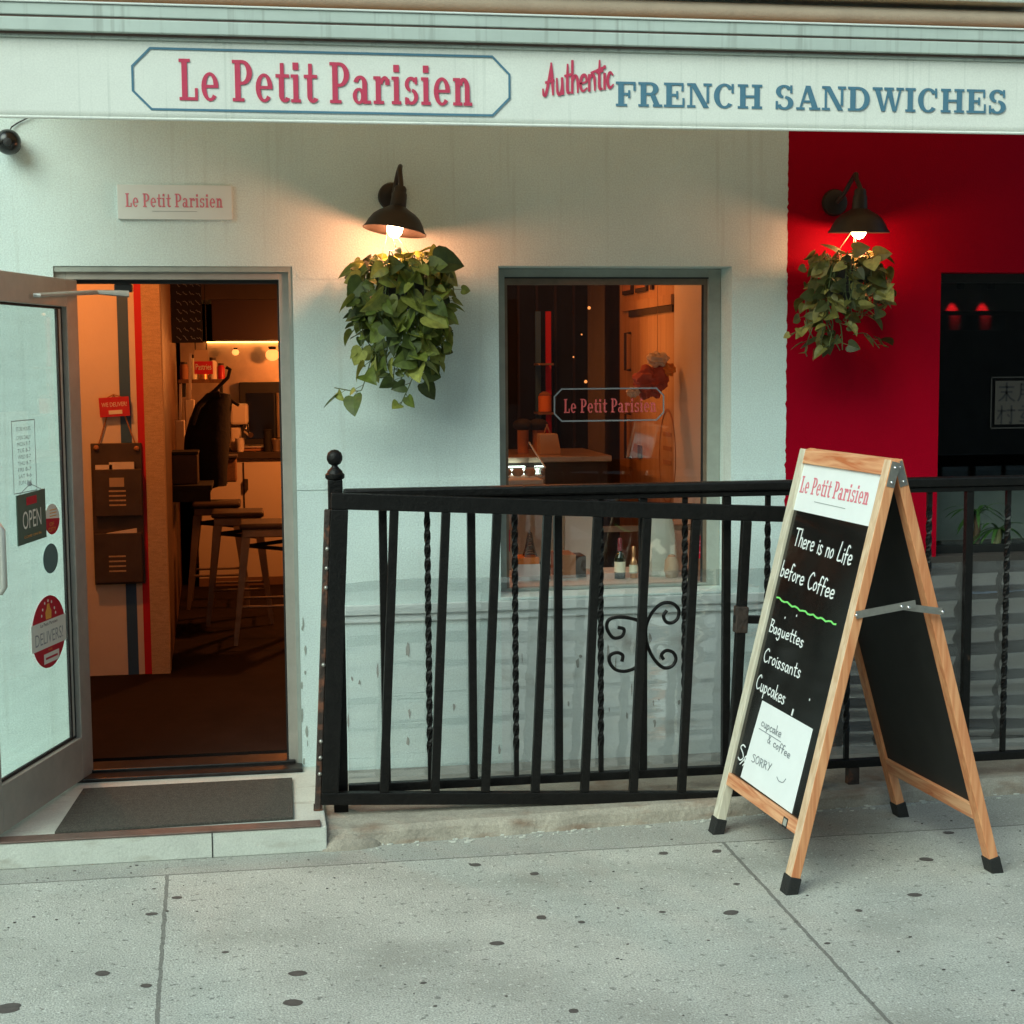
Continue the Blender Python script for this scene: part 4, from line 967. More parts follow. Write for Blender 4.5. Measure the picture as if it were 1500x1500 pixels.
def leaf(g, base, tipdir, normal, L, W, rnd):
    t = tipdir.normalized(); s = normal.cross(t).normalized(); n_ = t.cross(s).normalized()
    fold = rnd.uniform(.12, .42); droop = rnd.uniform(.05, .45)
    prof = [(-.11, .26), (-.06, .44), (.12, .55), (.36, .52), (.62, .38), (.84, .18)]
    mid = []
    def pt(u, w_): return base + t * (L * u) + s * (W * w_) - n_ * (L * droop * u * u) + n_ * (abs(w_) * W * fold)
    o_ = len(g.v)
    us = [0.0, .08, .2, .4, .62, .83, 1.0]
    g.v.append(pt(0, 0))
    for u in us[1:]: g.v.append(pt(u, 0))
    l_ = len(us)
    for sgn_ in (-1, 1):
        for u, w_ in prof: g.v.append(pt(u, sgn_ * w_))
    for k, off in ((0, l_), (1, l_ + 6)):
        for i in range(6):
            a_ = i; b_ = i + 1; c_ = off + min(i + 1, 5); d_ = off + i
            if i == 0: q = [o_ + 0, o_ + 1, o_ + off + 1 - 0, o_ + off]
            elif i < 5: q = [o_ + i, o_ + i + 1, o_ + off + i + 1, o_ + off + i]
            else: q = [o_ + 5, o_ + 6, o_ + off + 5]
            if k: q = q[::-1]
            g.f.append(q); g.mi.append(g.cur)

def hanging_plant(cx, cyy, ztop, env, hook, lab, mleaf, seed, nv, strays, Lr=(.042, .088), PR=1.0):
    """env(az) -> (reach outwards, fall) of a vine leaving the pot at that azimuth"""
    rnd = random.Random(seed)
    t = thing('hanging_plant', (cx, cyy, ztop - .25), lab, 'plant', 'trailing plants hung under the wall lamps')
    zr = ztop - .085
    ob('pot', MB().lathe([(.001, -.13), (.07 * PR, -.13), (.085 * PR, -.08), (.098 * PR, 0), (.103 * PR, .0), (.103 * PR, .012), (.09 * PR, .012), (.085 * PR, -.01), (.001, -.02)], (cx, cyy, zr), (0, 0, 1), 28), 'leafpot', t, smooth=True)
    for k in range(3):
        a_ = 2 * math.pi * k / 3 + .5
        ob('hanger_wire', MB().tube([(cx + .1 * PR * math.cos(a_), cyy + .1 * PR * math.sin(a_), zr + .01), hook], .0016, 6), 'tan', t)
    g = MB(); st = MB()
    def vine(pts):
        st.tube(smooth_path([tuple(p) for p in pts], 4), .0022, 5)
        dense = smooth_path([tuple(p) for p in pts], 8); acc = 0; prev = Vector(dense[0]); side = 1; nxt = rnd.uniform(.01, .05)
        for p in dense[1:]:
            p = Vector(p); acc += (p - prev).length
            if acc > nxt:
                acc = 0; nxt = rnd.uniform(.024, .05); side = -side
                out = Vector((p.x - cx, p.y - cyy, 0)); out = out.normalized() if out.length > .01 else Vector((0, -1, 0))
                out = (out + Vector((0, -.55, 0))).normalized()
                tang = Vector((-out.y, out.x, 0)) * side
                d = (tang * rnd.uniform(.2, 1.0) + out * rnd.uniform(.1, .8) + Z_ * rnd.uniform(-1.0, .15)).normalized()
                nn = (out * rnd.uniform(.2, 1.1) + Z_ * rnd.uniform(-.2, 1.0) + tang * rnd.uniform(-1.3, 1.3)).normalized()
                b_ = p + d * rnd.uniform(.012, .035) + out * rnd.uniform(0, .02)
                st.tube([p, b_], .0013, 4, cap=False)
                L = rnd.uniform(*Lr) * (1.0 if rnd.random() > .35 else .6) * (1.25 if rnd.random() > .85 else 1)
                if b_.y + d.y * L > -.012: d.y = -abs(d.y) * .3; b_.y = min(b_.y, -.03)
                leaf(g, b_, d, nn, L, L * rnd.uniform(.72, .98), rnd)
            prev = p
    for i in range(nv):
        az = 2 * math.pi * i / nv + rnd.uniform(-.2, .2); dx, dy = math.cos(az), math.sin(az)
        reach, fall = env(az, rnd)
        s0 = Vector((cx + .06 * dx, cyy + .06 * dy, zr + .02))
        def cl(p): return Vector((p.x, min(p.y, -.03), p.z))
        p1 = cl(Vector((cx + (.095 * PR + reach * .5) * dx, cyy + (.10 + reach * .4) * dy, zr + rnd.uniform(.03, .085))))
        p2 = cl(Vector((cx + (.095 * PR + reach) * dx, cyy + (.09 + reach * .6) * dy, zr - fall * .35)))
        p3 = cl(Vector((cx + (.08 * PR + reach * .95) * dx + rnd.uniform(-.03, .03), cyy + (.08 + reach * .55) * dy, zr - fall * .7)))
        p4 = cl(Vector((cx + (.06 * PR + reach * .7) * dx + rnd.uniform(-.05, .05), cyy + (.07 + reach * .5) * dy, zr - fall)))
        vine([s0, p1, p2, p3, p4])
    for k in range(22):   # young growth standing over the pot
        az = rnd.uniform(0, 6.28); r_ = rnd.uniform(.02, .12 * PR)
        b_ = Vector((cx + r_ * math.cos(az), min(cyy + r_ * math.sin(az), -.04), zr + rnd.uniform(.02, .085)))
        d = Vector((math.cos(az), math.sin(az) * .7 - .2, rnd.uniform(-.2, .6))).normalized()
        leaf(g, b_, d, Vector((math.cos(az) * .4, -.4, 1)).normalized(), rnd.uniform(.045, .085), rnd.uniform(.03, .06), rnd)
        st.tube([Vector((cx + r_ * .6 * math.cos(az), min(cyy + r_ * .6 * math.sin(az), -.04), zr)), b_], .0015, 5)
    for path in strays: vine([Vector(p) for p in path])
    ob('stems', st, 'stem', t, smooth=True); ob('foliage', g, mleaf, t)
def envL(az, rnd):
    c_ = math.cos(az)
    return rnd.uniform(.0, .095), (.50 - .17 * abs(c_) ** 1.5) * rnd.uniform(.45, 1.05)
def envR(az, rnd):
    c_ = math.cos(az)
    return rnd.uniform(.0, .075), (.215 + (.08 if c_ < 0 else -.05)) * rnd.uniform(.5, 1.1)
e1 = at(490, 568, -.22); e2 = at(524, 573, -.25); e0 = at(545, 520, -.28)
hanging_plant(at(590, 470, -.24).x, -.235, 2.125, envL, rimL + Vector((-.02, .02, .02)), 'large leafy trailing plant in a basket hung on the white wall', 'leaf', 11, 38,
              [[e0, e0.lerp(e2, .6) + Vector((0, 0, -.03)), e2, e1]])
f0, f1 = at(1250, 490, -.22), at(1288, 510, -.2)
hanging_plant(at(1236, 440, -.22).x, -.22, 2.135, envR, rimR + Vector((-.01, .02, .02)), 'smaller dry-leaved trailing plant in a basket hung on the red wall', 'leaf2', 23, 30,
              [[f0, f0.lerp(f1, .5) + Vector((0, 0, .03)), f1], [at(1195, 470, -.25), at(1175, 480, -.25), at(1158, 492, -.22)], [at(1190, 480, -.25), at(1180, 510, -.24), at(1182, 522, -.23)]], (.036, .072), .8)

# ================================================================== RAILINGS
def square_bar(g, p, q, w_): g.beam(p, q, w_, w_, up=(0, 1, 0))
def twisted(g, x, y, z0_, z1_, w_, turns, d=Vector((0, 0, 1)), o=None):
    n_ = 64; o_ = len(g.v)
    for i in range(n_ + 1):
        u = i / n_; z = z0_ + (z1_ - z0_) * u; ph = math.pi / 4 + (0 if u < .1 or u > .95 else 2 * math.pi * turns * (u - .1) / .85)
        for k in range(4):
            a_ = ph + k * math.pi / 2; g.v.append(Vector((x + math.cos(a_) * w_ * .68, y + math.sin(a_) * w_ * .68, z)))
    for i in range(n_):
        for k in range(4):
            k2 = (k + 1) % 4; g.f.append([o_ + 4 * i + k, o_ + 4 * i + k2, o_ + 4 * (i + 1) + k2, o_ + 4 * (i + 1) + k]); g.mi.append(0)
YF = -.55
fence = thing('iron_fence', (.25, YF, .06), 'black wrought iron fence with straight and twisted bars along the plinth', 'fence')
g = MB().box(.228, .280, YF - .026, YF + .026, .0, 1.288)
post = ob('post', g, 'iron', fence, bevel=.004)
ob('finial', MB().lathe([(.030, 0), (.035, .006), (.035, .018), (.028, .024), (.027, .030), (.017, .040), (.011, .047), (.011, .051), (.021, .056), (.028, .070), (.0285, .082), (.024, .096), (.013, .105), (.001, .108)], (.254, YF, 1.288), (0, 0, 1), 24), 'iron', post, smooth=True)
tr_ = ob('top_rail', MB().box(.283, 9, YF - .03, YF + .03, 1.215, 1.252), 'iron', fence, bevel=.008)
ob('channel', MB().box(.283, 9, YF - .019, YF + .019, 1.195, 1.2145), 'iron', tr_, bevel=.003)
ob('bottom_rail', MB().box(.283, 9, YF - .016, YF + .016, .128, .160), 'iron', fence, bevel=.003)
for i in range(30):
    x = .424 + .1622 * i
    if x > 3.6: break
    g = MB()
    if i % 2 == 0: g.box(x - .0145, x + .0145, YF - .0145, YF + .0145, .1605, 1.1945)
    else: twisted(g, x, YF, .1605, 1.1945, .0185, 4.2)
    ob('bar', g, 'iron', fence, bevel=.0015 if i % 2 == 0 else 0)
for x in (1.74, 2.235, 3.6): ob('support_leg', MB().box(x - .022, x + .022, YF - .018, YF + .018, .03, .1275), 'iron_rust', fence)
# scrolls either side of the seventh bar
def scroll(px_pts, w_=.011):
    g = MB(); pts = smooth_path([tuple(at(a_, b_, YF - .018)) for a_, b_ in px_pts], 8)
    vs = [Vector(p) for p in pts]; g.tube(vs, w_ * .62, 8); return ob('scroll', g, 'iron', fence, smooth=True)
scroll([(905, 919), (914, 922), (911, 932), (898, 934), (889, 920), (892, 908), (906, 904), (925, 906), (937, 912), (941, 930), (940, 955), (934, 975), (918, 983), (902, 981), (893, 970), (894, 960), (904, 956), (912, 960), (911, 969)])
scroll([(977, 894), (972, 902), (976, 911), (985, 912), (993, 905), (994, 893), (985, 884), (970, 884), (957, 895), (948, 912), (946, 930), (950, 950), (960, 968), (972, 978), (984, 976), (990, 966), (986, 956), (976, 953), (969, 959), (972, 966)])

YG = -.625
gate = thing('iron_gate', (.20, YG, .1), 'sagging black iron gate standing in front of the fence', 'gate')
GO = Vector((.248, YG, 1.245)); th = .051
GU = Vector((math.cos(th), 0, -math.sin(th))); GV = Vector((-math.sin(th), 0, -math.cos(th)))   # GV points down
GN = FRONT
gb = lambda u0, u1, v0, v1, d=.016: MB().frame_box(GO, GU, GV, GN, u0, u1, v0, v1, -d, d)
ob('top_rail', gb(-.012, 1.84, 0, .058, .017), 'iron', gate, bevel=.003)
ob('bottom_rail', gb(-.012, 1.84, 1.09, 1.135, .017), 'iron', gate, bevel=.003)
hs = ob('hinge_stile', gb(-.012, .05, .0585, 1.0895, .019), 'iron', gate, bevel=.003)
ob('rust_strap', gb(-.034, -.0125, .06, 1.19, .014), 'iron_rust', gate, bevel=.004)
for v in (.20, .27, .34, .62, .9, .96, 1.02): ob('bolt', MB().ball(GO + GU * -.02 + GV * v + GN * .014, .008, 8, 6), 'zinc', gate, smooth=True)
for u in (-.03, -.012): ob('strap_foot', gb(u - .008, u + .006, 1.136, 1.20, .010), 'iron_rust', gate)
for i in range(7): ob('bar', gb(.2 + i * .187, .2 + i * .187 + .031, .0585, 1.0895, .0145), 'iron', gate, bevel=.002)
ob('bar', gb(1.515, 1.55, .0585, 1.0895, .0165), 'iron', gate, bevel=.003)
ob('end_stile', gb(1.79, 1.84, .0585, 1.0895, .0165), 'iron', gate, bevel=.003)
ob('latch', gb(1.505, 1.66, .415, .445, .012), 'iron', gate, bevel=.003)
ob('latch_box', gb(1.508, 1.556, .38, .48, .021), 'iron_rust', gate, bevel=.004)

# clear plastic sheet tied to the back of the fence
g = MB(); nxs, nzs = 90, 110; sx0, sx1 = .286, 4.2
for j in range(nzs + 1):
    for i in range(nxs + 1):
        x = sx0 + (sx1 - sx0) * i / nxs; v = j / nzs; zt2 = .912 - (.014 if x < .42 else 0) * (1 - (x - sx0) / .14 if x < .42 else 0) + .003 * math.sin(x * 5)
        z = .17 + (zt2 - .17) * v
        g.v.append(Vector((x, -.52 + (.0020 if x < 1.9 else .0048) * math.sin(v * 46 + .9 * math.sin(x * 2.2 + v * 5)) + .002 * math.sin(v * 17 + x * 1.3) + .004 * math.sin(x * 3.3 + v * 2), z)))
for j in range(nzs):
    for i in range(nxs):
        a = j * (nxs + 1) + i; g.f.append([a, a + 1, a + nxs + 2, a + nxs + 1]); g.mi.append(0)
o = ob('plastic_sheet', g, 'sheet', smooth=True); tag(o, 'clear wavy plastic sheet fixed behind the lower half of the iron fence', 'plastic sheet')

# ================================================================== SANDWICH BOARD
sb = thing('sandwich_board', (1.95, -1.18, 0), 'pine framed A-shaped chalkboard standing on the pavement by the fence', 'sandwich board')
A = Vector((1.572, -.845, 0)); TA = Vector((1.912, -.835, 1.388))
BU = Vector((.070, -.9975, 0)).normalized(); W_ = .705
BV = (TA - A); BV = (BV - BU * BV.dot(BU)); LV = BV.length; BV = BV.normalized(); BN = BU.cross(BV).normalized()
if BN.x > 0: BN = -BN                 # outwards: towards the street on the left
fb = lambda mb, u0, u1, v0, v1, n0=-.034, n1=0.0: mb.frame_box(A, BU, BV, BN, u0, u1, v0, v1, n0, n1)
def bv(px, py): p = atplane(px, py, A, BN) - A; return p.dot(BU), p.dot(BV)
vbt = bv(1061, 1127)[1]; vbb = bv(1059, 1146)[1]
ff = ob('front_frame', fb(fb(MB(), 0, .048, .045, LV), W_ - .048, W_, .045, LV), ['pine_z', 'pine_pale', 'pine_skylit'], sb, bevel=.003)
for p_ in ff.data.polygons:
    p_.material_index = 2 if (p_.center + sb.location - A).dot(BU) < .049 else 1 if p_.normal.dot(BN) > .7 or p_.normal.dot(BU) < -.7 else 0  # faces picked by direction and place to carry the painted skylight
ob('rail', fb(MB(), .048, W_ - .048, LV - .052, LV - .001), 'pine_y', ff, bevel=.002)
ob('rail', fb(MB(), .048, W_ - .048, vbb, vbt), 'pine_y', ff, bevel=.002)
for u in (0, W_ - .048): ob('rubber_foot', fb(MB(), u - .004, u + .052, -.004, .060, -.038, .004), 'rubber', ff, bevel=.004)
ob('front_board', fb(MB(), .046, W_ - .046, vbt - .004, LV - .05, -.022, -.012), 'board', sb)
vh = bv(1160, 746)[1]
hd = ob('header_panel', fb(MB(), .0475, W_ - .0475, vh, LV - .0515, -.0118, -.0095), 'paper', sb)
OB = A + BN * -.0118
def bp(px, py, n_=-.0115): 
    o_ = A + BN * n_; return atplane(px, py, o_, BN)
def line_on_board(g, text, p0, p1, cap_px, wd, n_=-.0112, pen='hand', extra=0.0, **k):
    a_, b_ = bp(*p0, n_), bp(*p1, n_); U = (b_ - a_).normalized(); V = (BN.cross(U)).normalized()
    if V.z < 0: V = -V
    hp = bp(p0[0] + cap_px * .22, p0[1] - cap_px, n_); cap = (hp - a_).dot(V)
    if pen == 'hand':
        sx_ = (b_ - a_).length / (text_width(text, HAND, .05)); hand_text(g, text, a_, U, V, BN, sx_, cap, wd, jitter=.03, **k)
    else:
        sx_ = (b_ - a_).length / text_width(text, SLAB, .03); block_text(g, text, SLAB, a_, U, V, BN, sx_, cap, .0006)
g = MB().m(0); line_on_board(g, 'Le Petit Parisien', (1171, 721), (1271, 740), 24, 0, -.0094, 'slab')
g.m(1); ribbon(g, [bp(1193, 735, -.009), bp(1238, 745, -.009)], BN, .0022)
ob('lettering', g, ['ink_red_soft', 'ink_grey'], hd)
for txt, p0_, p1_, cap_, wd_ in (('There is no Life', (1162, 798), (1247, 829), 25, .0058), ('before Coffee', (1143, 843), (1221, 879), 23, .0058), ('Baguettes', (1127, 924), (1176, 949), 18, .0050),
        ('Croissants', (1118, 968), (1172, 994), 19, .0050), ('Cupcakes', (1107, 1007), (1149, 1033), 20, .0050), ('So', (1081, 1112), (1097, 1120), 22, .0050)):
    g = MB(); line_on_board(g, txt, p0_, p1_, cap_, wd_)
    if txt == 'So':
        ribbon(g, [bp(1084, 1119, -.011), bp(1091, 1112, -.011)], BN, .005); ribbon(g, [bp(1088, 1121, -.0108), bp(1095, 1114, -.0108)], BN, .005)
    if txt == 'Cupcakes': ribbon(g, [bp(1160, 1047, -.011), bp(1162, 1040, -.011)], BN, .010)
    ob('handwriting', g, 'chalk', sb)
for px, py in ((1167, 902), (1186, 1025), (1085, 1066), (1150, 905)): ob('chalk_speck', MB().poly(disc(bp(px, py, -.0115), BU, BV, .0035, .0045, 7), BN, .0006), 'chalk', sb)
g = MB(); pts = []
for i in range(24):
    u = i / 23; p = bp(1138 + 87 * u, 875 + 39 * u + 3.0 * math.sin(u * 3.1) , -.0112); pts.append(p + BV * (.0035 * math.sin(i * 1.9)))
ribbon(g, pts, BN, .006)
ob('green_line', g, 'green', sb)
tl_ = bv(1150, 1205); ob('maker_label', fb(fb(MB().m(0), tl_[0] - .018, tl_[0] + .018, tl_[1] - .017, tl_[1] + .017, .0002, .001).m(1), tl_[0] - .012, tl_[0] + .012, tl_[1] - .010, tl_[1] + .012, .0011, .0016), ['gasket', 'alu_light'], sb)
# back leaf
Cc = Vector((2.349, -.765, 0)); Tc = Vector((1.965, -.83, 1.388)); CV = Tc - Cc; CV = CV - BU * CV.dot(BU); LC = CV.length; CV = CV.normalized(); CN = BU.cross(CV).normalized()
if CN.x < 0: CN = -CN
fc = lambda mb, u0, u1, v0, v1, n0=-.034, n1=0.0: mb.frame_box(Cc, BU, CV, CN, u0, u1, v0, v1, n0, n1)
bf = ob('back_frame', fc(fc(MB(), 0, .048, .045, LC), W_ - .048, W_, .045, LC), 'pine_z', sb, bevel=.003)
ob('rail', fc(MB(), .048, W_ - .048, LC - .05, LC - .001), 'pine_y', bf, bevel=.002)
ob('rail', fc(MB(), .048, W_ - .048, .19, .245), 'pine_y', bf, bevel=.002)
for u in (0, W_ - .048): ob('rubber_foot', fc(MB(), u - .004, u + .052, -.004, .06, -.038, .004), 'rubber', bf, bevel=.004)
ob('back_board', fc(MB(), .046, W_ - .046, .242, LC - .048, -.022, -.012), 'board_matt', sb)
ob('loose_sheet', fc(MB(), .10, W_ - .02, .172, .2, -.008, -.006), 'paper', sb)
# hinges on the near edge and the far edge, folding brace on the near side
for u in (W_ + .0005, -.0025):
    h = ob('hinge', fc(fb(MB(), u, u + .002, LV - .085, LV - .004, -.032, -.004), u, u + .002, LC - .085, LC - .004, -.032, -.004), 'zinc', sb)
    g = MB()
    for v in (LV - .07, LV - .022): g.ball(A + BU * (u + (.003 if u > 0 else -.001)) + BV * v + BN * -.018, .005, 8, 6)
    for v in (LC - .07, LC - .022): g.ball(Cc + BU * (u + (.003 if u > 0 else -.001)) + CV * v + CN * -.018, .005, 8, 6)
    ob('screw', g, 'silver', h, smooth=True)
p0 = atplane(1254, 901, A + BU * (W_ + .006), BU); p1 = atplane(1380, 896, A + BU * (W_ + .006), BU); pm = p0.lerp(p1, .52) + Z_ * .022
br_ = ob('folding_brace', MB().beam(p0, pm + (pm - p0).normalized() * .05, .004, .024, up=(0, 0, 1)).beam(pm + BU * -.0045, p1 + BU * -.0045, .004, .022, up=(0, 0, 1)), 'zinc', sb)
g = MB()
for p in (p0, p1, pm, pm + (p1 - pm) * .17): g.ball(p + BU * .003, .006, 8, 6)
ob('rivet', g, 'silver', br_, smooth=True)
# paper note taped over the board
nt_ = thing('paper_note', bp(1130, 1160, -.010), 'white handwritten paper note taped to the bottom of the chalkboard', 'paper')
cs = [bp(1117, 1026, -.0104), bp(1191, 1068, -.0104), bp(1160, 1192, -.0104), bp(1085, 1138, -.0104)]
us = [((c_ - A).dot(BU), (c_ - A).dot(BV)) for c_ in cs]
cs = [A + BU * min(u, W_ - .049) + BV * v + BN * -.0104 for u, v in us]
ob('sheet', MB().poly(cs, BN, .0008), 'paper', nt_)
g = MB(); line_on_board(g, 'cupcake', (1115, 1063), (1144, 1081), 13, .0028, -.009); ribbon(g, [bp(1112, 1067, -.009), bp(1144, 1087, -.009)], BN, .0024); ob('handwriting', g, 'pencil', nt_)
g = MB(); line_on_board(g, '& coffee', (1124, 1087), (1157, 1112), 12, .0028, -.009); ob('handwriting', g, 'pencil', nt_)
g = MB(); line_on_board(g, 'SORRY', (1101, 1115), (1129, 1131), 11, .0028, -.009); ob('handwriting', g, 'pencil', nt_)
ob('smile', ribbon(MB(), [Vector(q) for q in smooth_path([tuple(bp(*p, -.009)) for p in ((1138, 1138), (1141, 1144), (1147, 1146), (1151, 1141))], 5)], BN, .0026), 'pencil', nt_)

# ================================================================== DOORMAT
g = MB(); cs = [atz(80, 1222, .0925), atz(430, 1200, .0925), atz(428, 1142, .0925), atz(122, 1158, .0925)]
g.poly([Vector((c_.x, c_.y, .0925)) for c_ in cs], Z_, .009)
o = ob('doormat', g, 'mat', bevel=.002); tag(o, 'dark grey doormat lying on the doorstep', 'doormat')

# ================================================================== INSIDE THE DOORWAY
# menu holder on the stripe wall
a, b = at(132, 650, YS - .03), at(213, 855, YS - .03)
t = thing('menu_holder', ((a.x + b.x) / 2, YS - .004, b.z), 'dark brown hanging menu holder with two pockets on the striped wall', 'menu holder')
ob('back_panel', MB().box(a.x, b.x, YS - .02, YS - .004, b.z, a.z), 'holder', t, bevel=.002)
for pyt, pyb in ((688, 755), (782, 852)):
    p, q = at(138, pyt, YS - .05), at(209, pyb, YS - .05)
    pk = ob('pocket', MB().box(p.x, q.x, YS - .06, YS - .0205, q.z, p.z), 'holder', t, bevel=.003)
    g = MB()
    for i in range(4): 
        z = p.z - (p.z - q.z) * (.48 + .10 * i); g.box(p.x + .07, q.x - .08, YS - .0615, YS - .0605, z, z + .008)
    ob('printed_text', g, 'cork', pk)
p, q = at(160, 700, YS - .06), at(182, 713, YS - .06); ob('card', MB().box(p.x, q.x, YS - .064, YS - .0618, q.z, p.z), 'kraft', t)
for i, (pa, pb, zz) in enumerate((((140, 681), (165, 690), 0), ((160, 677), (197, 690), 0), ((141, 775), (201, 788), .03))):
    p, q = at(*pa, YS - .03), at(*pb, YS - .03)
    ob('leaflet', MB().poly([Vector((p.x, YS - .05, q.z)), Vector((q.x, YS - .05, q.z)), Vector((q.x, YS - .05, p.z)), Vector((p.x, YS - .05, p.z - zz))], Y_, .012 + .006 * i), 'int_white', t)
ob('hanging_cord', MB().tube([at(145, 650, YS - .015), at(156, 612, YS - .012), at(166, 578, YS - .006), at(184, 612, YS - .012), at(198, 650, YS - .015)], .004, 6), 'carton', t)
ob('knot', MB().ball(at(141, 656, YS - .025), .014, 10, 6).ball(at(200, 657, YS - .025), .014, 10, 6), 'carton', t, smooth=True)
a, b = at(146, 583, YS - .03), at(191, 611, YS - .03)
t = thing('delivery_sign', ((a.x + b.x) / 2, YS - .02, b.z), 'small red WE DELIVER sign hung above the brown menu holder', 'sign')
Uu = Vector((math.cos(.05), 0, math.sin(.05))); Vv = Vector((-math.sin(.05), 0, math.cos(.05))); O_ = Vector((a.x, YS - .035, b.z))
wd, ht = b.x - a.x, a.z - b.z
ob('panel', MB().frame_box(O_, Uu, Vv, FRONT, 0, wd, 0, ht, -.004, .004), 'sticker_red', t)
g = MB(); sans(g, 'WE DELIVER!', O_ + Uu * wd * .08 + Vv * ht * .52, Uu, Vv, FRONT, wd * .84, ht * .22, .0045); g.frame_box(O_, Uu, Vv, FRONT, wd * .3, wd * .75, ht * .13, ht * .33, .0042, .005)
ob('lettering', g, 'cream', t)
ob('hanging_cord', MB().tube([O_ + Uu * wd * .3 + Vv * ht, at(166, 578, YS - .01), O_ + Uu * wd * .75 + Vv * ht], .003, 6), 'carton', t)

# bar ledge along the side panel and the three stools
lg = thing('bar_ledge', (-.4, 3.4, .86), 'black wall-mounted bar ledge with things on it beyond the striped wall', 'shelf')
a = at(247, 736, 3.4); b = at(311, 736, 3.4); tp = at(247, 712, 3.4)
ob('ledge_top', MB().box(-.575, b.x, 3.4, 4.9, tp.z - .03, tp.z), 'black', lg, bevel=.004)
ob('ledge_front', MB().box(-.57, b.x - .01, 3.405, 3.43, a.z, tp.z - .0305), 'black', lg)
ob('ledge_side', MB().box(b.x - .03, b.x - .01, 3.4305, 4.6, a.z + .05, tp.z - .0305), 'black', lg)
a, b = at(248, 667, 3.5), at(290, 711, 3.5)
t = thing('grey_box', ((a.x + b.x) / 2, 3.55, tp.z), 'dark grey box standing on the black bar ledge', 'box')
ob('body', MB().box(a.x, b.x, 3.5, 3.75, tp.z + .001, a.z), 'holder', t, bevel=.006); ob('lid', MB().box(a.x - .006, b.x + .006, 3.495, 3.755, a.z + .001, a.z + .02), 'black', t, bevel=.004)
a, b = at(331, 672, 4.3), at(347, 706, 4.3)
t = thing('basket', ((a.x + b.x) / 2, 4.4, b.z), 'brown basket at the far end of the bar ledge', 'basket')
ob('body', MB().box(a.x - .05, b.x, 4.3, 4.5, b.z, a.z), 'wicker', t, bevel=.01); ob('rim', MB().box(a.x - .06, b.x + .008, 4.29, 4.51, a.z + .001, a.z + .02), 'holder', t, bevel=.004)
ob('bracket', MB().beam((a.x, 4.4, b.z - .002), (-.56, 4.4, b.z - .10), .03, .03), 'black', t)
# black jacket on a hanger
hk = at(335, 545, 3.9)
t = thing('hanging_jacket', (hk.x, 3.9, at(300, 705, 3.9).z), 'black sleeveless jacket on a hanger over the bar ledge', 'jacket')
prof = [((318, 338), 578), ((290, 340), 590), ((278, 338), 612), ((270, 337), 640), ((269, 335), 668), ((284, 333), 690), ((288, 332), 712)]
g = MB(); secs = []
for (l_, r_), py in [((306, 322), 574)] + prof:
    pl, pr = at(l_, py, 3.9), at(r_, py, 3.9); c_ = (pl + pr) / 2; hw_ = (pr.x - pl.x) / 2; secs.append((c_, hw_))
o_ = 0
for c_, hw_ in secs:
    for k in range(16):
        a_ = 2 * math.pi * k / 16; g.v.append(c_ + Vector((math.cos(a_) * hw_ * (1 + .05 * math.sin(5 * a_)), math.sin(a_) * min(.11, hw_ * .75), 0)))
for i in range(len(secs) - 1):
    for k in range(16):
        k2 = (k + 1) % 16; g.f.append([16 * i + k, 16 * i + k2, 16 * (i + 1) + k2, 16 * (i + 1) + k]); g.mi.append(0)
g.f.append(list(range(16))); g.mi.append(0); g.f.append([16 * (len(secs) - 1) + k for k in range(16)]); g.mi.append(0)
ob('body', g, 'black_cloth', t, smooth=True)
ob('strap', MB().tube([at(281, 622, 3.78), at(290, 596, 3.80), at(306, 580, 3.85), at(322, 578, 3.85)], .022, 8), 'black_cloth', t, smooth=True)
ob('hanger', MB().tube([at(290, 592, 3.9), at(315, 572, 3.9), at(334, 553, 3.9), at(337, 541, 3.9), at(331, 538, 3.9)], .012, 8).tube([at(315, 572, 3.9), at(350, 594, 3.9)], .010, 8), 'black', t, smooth=True)
# pale bread peels against the side panel
for i, (px, pyt, pyb, lab) in enumerate(((263, 585, 652, 'pale wooden bread peel propped on the ledge, the lower one'), (277, 540, 640, 'pale wooden bread peel propped on the ledge, the taller one'))):
    p, q = at(px, pyt, 4.2 + .1 * i), at(px, pyb, 4.2 + .1 * i)
    t = thing('bread_peel', (p.x, p.y, tp.z), lab, 'bread peel', 'bread peels on the bar ledge')
    ob('blade', MB().box(p.x - .035, p.x + .03, p.y - .01, p.y + .01, tp.z + .002, (p.z * .55 + q.z * .45)), 'int_white', t, bevel=.008)
    ob('handle', MB().beam((p.x, p.y, (p.z * .55 + q.z * .45) + .001), (p.x + .01, p.y, p.z + .1), .02, .016), 'int_white', t)
a, b = at(284, 519, 4.6), at(312, 548, 4.6)
t = thing('kitchen_sign', ((a.x + b.x) / 2, 4.6, b.z), 'small red and cream sign hanging in front of the kitchen', 'sign')
ob('panel', MB().m(0).box(a.x, b.x, 4.6, 4.61, b.z, (a.z + b.z) / 2 + .02).m(1).box(a.x, b.x - .03, 4.6, 4.61, (a.z + b.z) / 2 + .021, a.z + .03), ['sticker_red', 'kraft'], t)
g = MB(); sans(g, 'Pastries', Vector((a.x + .01, 4.599, b.z + .03)), X_, Z_, FRONT, b.x - a.x - .02, .04, .001); ob('lettering', g, 'cream', t)
ob('rod', MB().tube([(a.x + .01, 4.605, a.z + .03), (a.x + .01, 4.605, 2.749)], .004, 6).tube([(b.x - .04, 4.605, a.z + .03), (b.x - .04, 4.605, 2.749)], .004, 6), 'black', t)
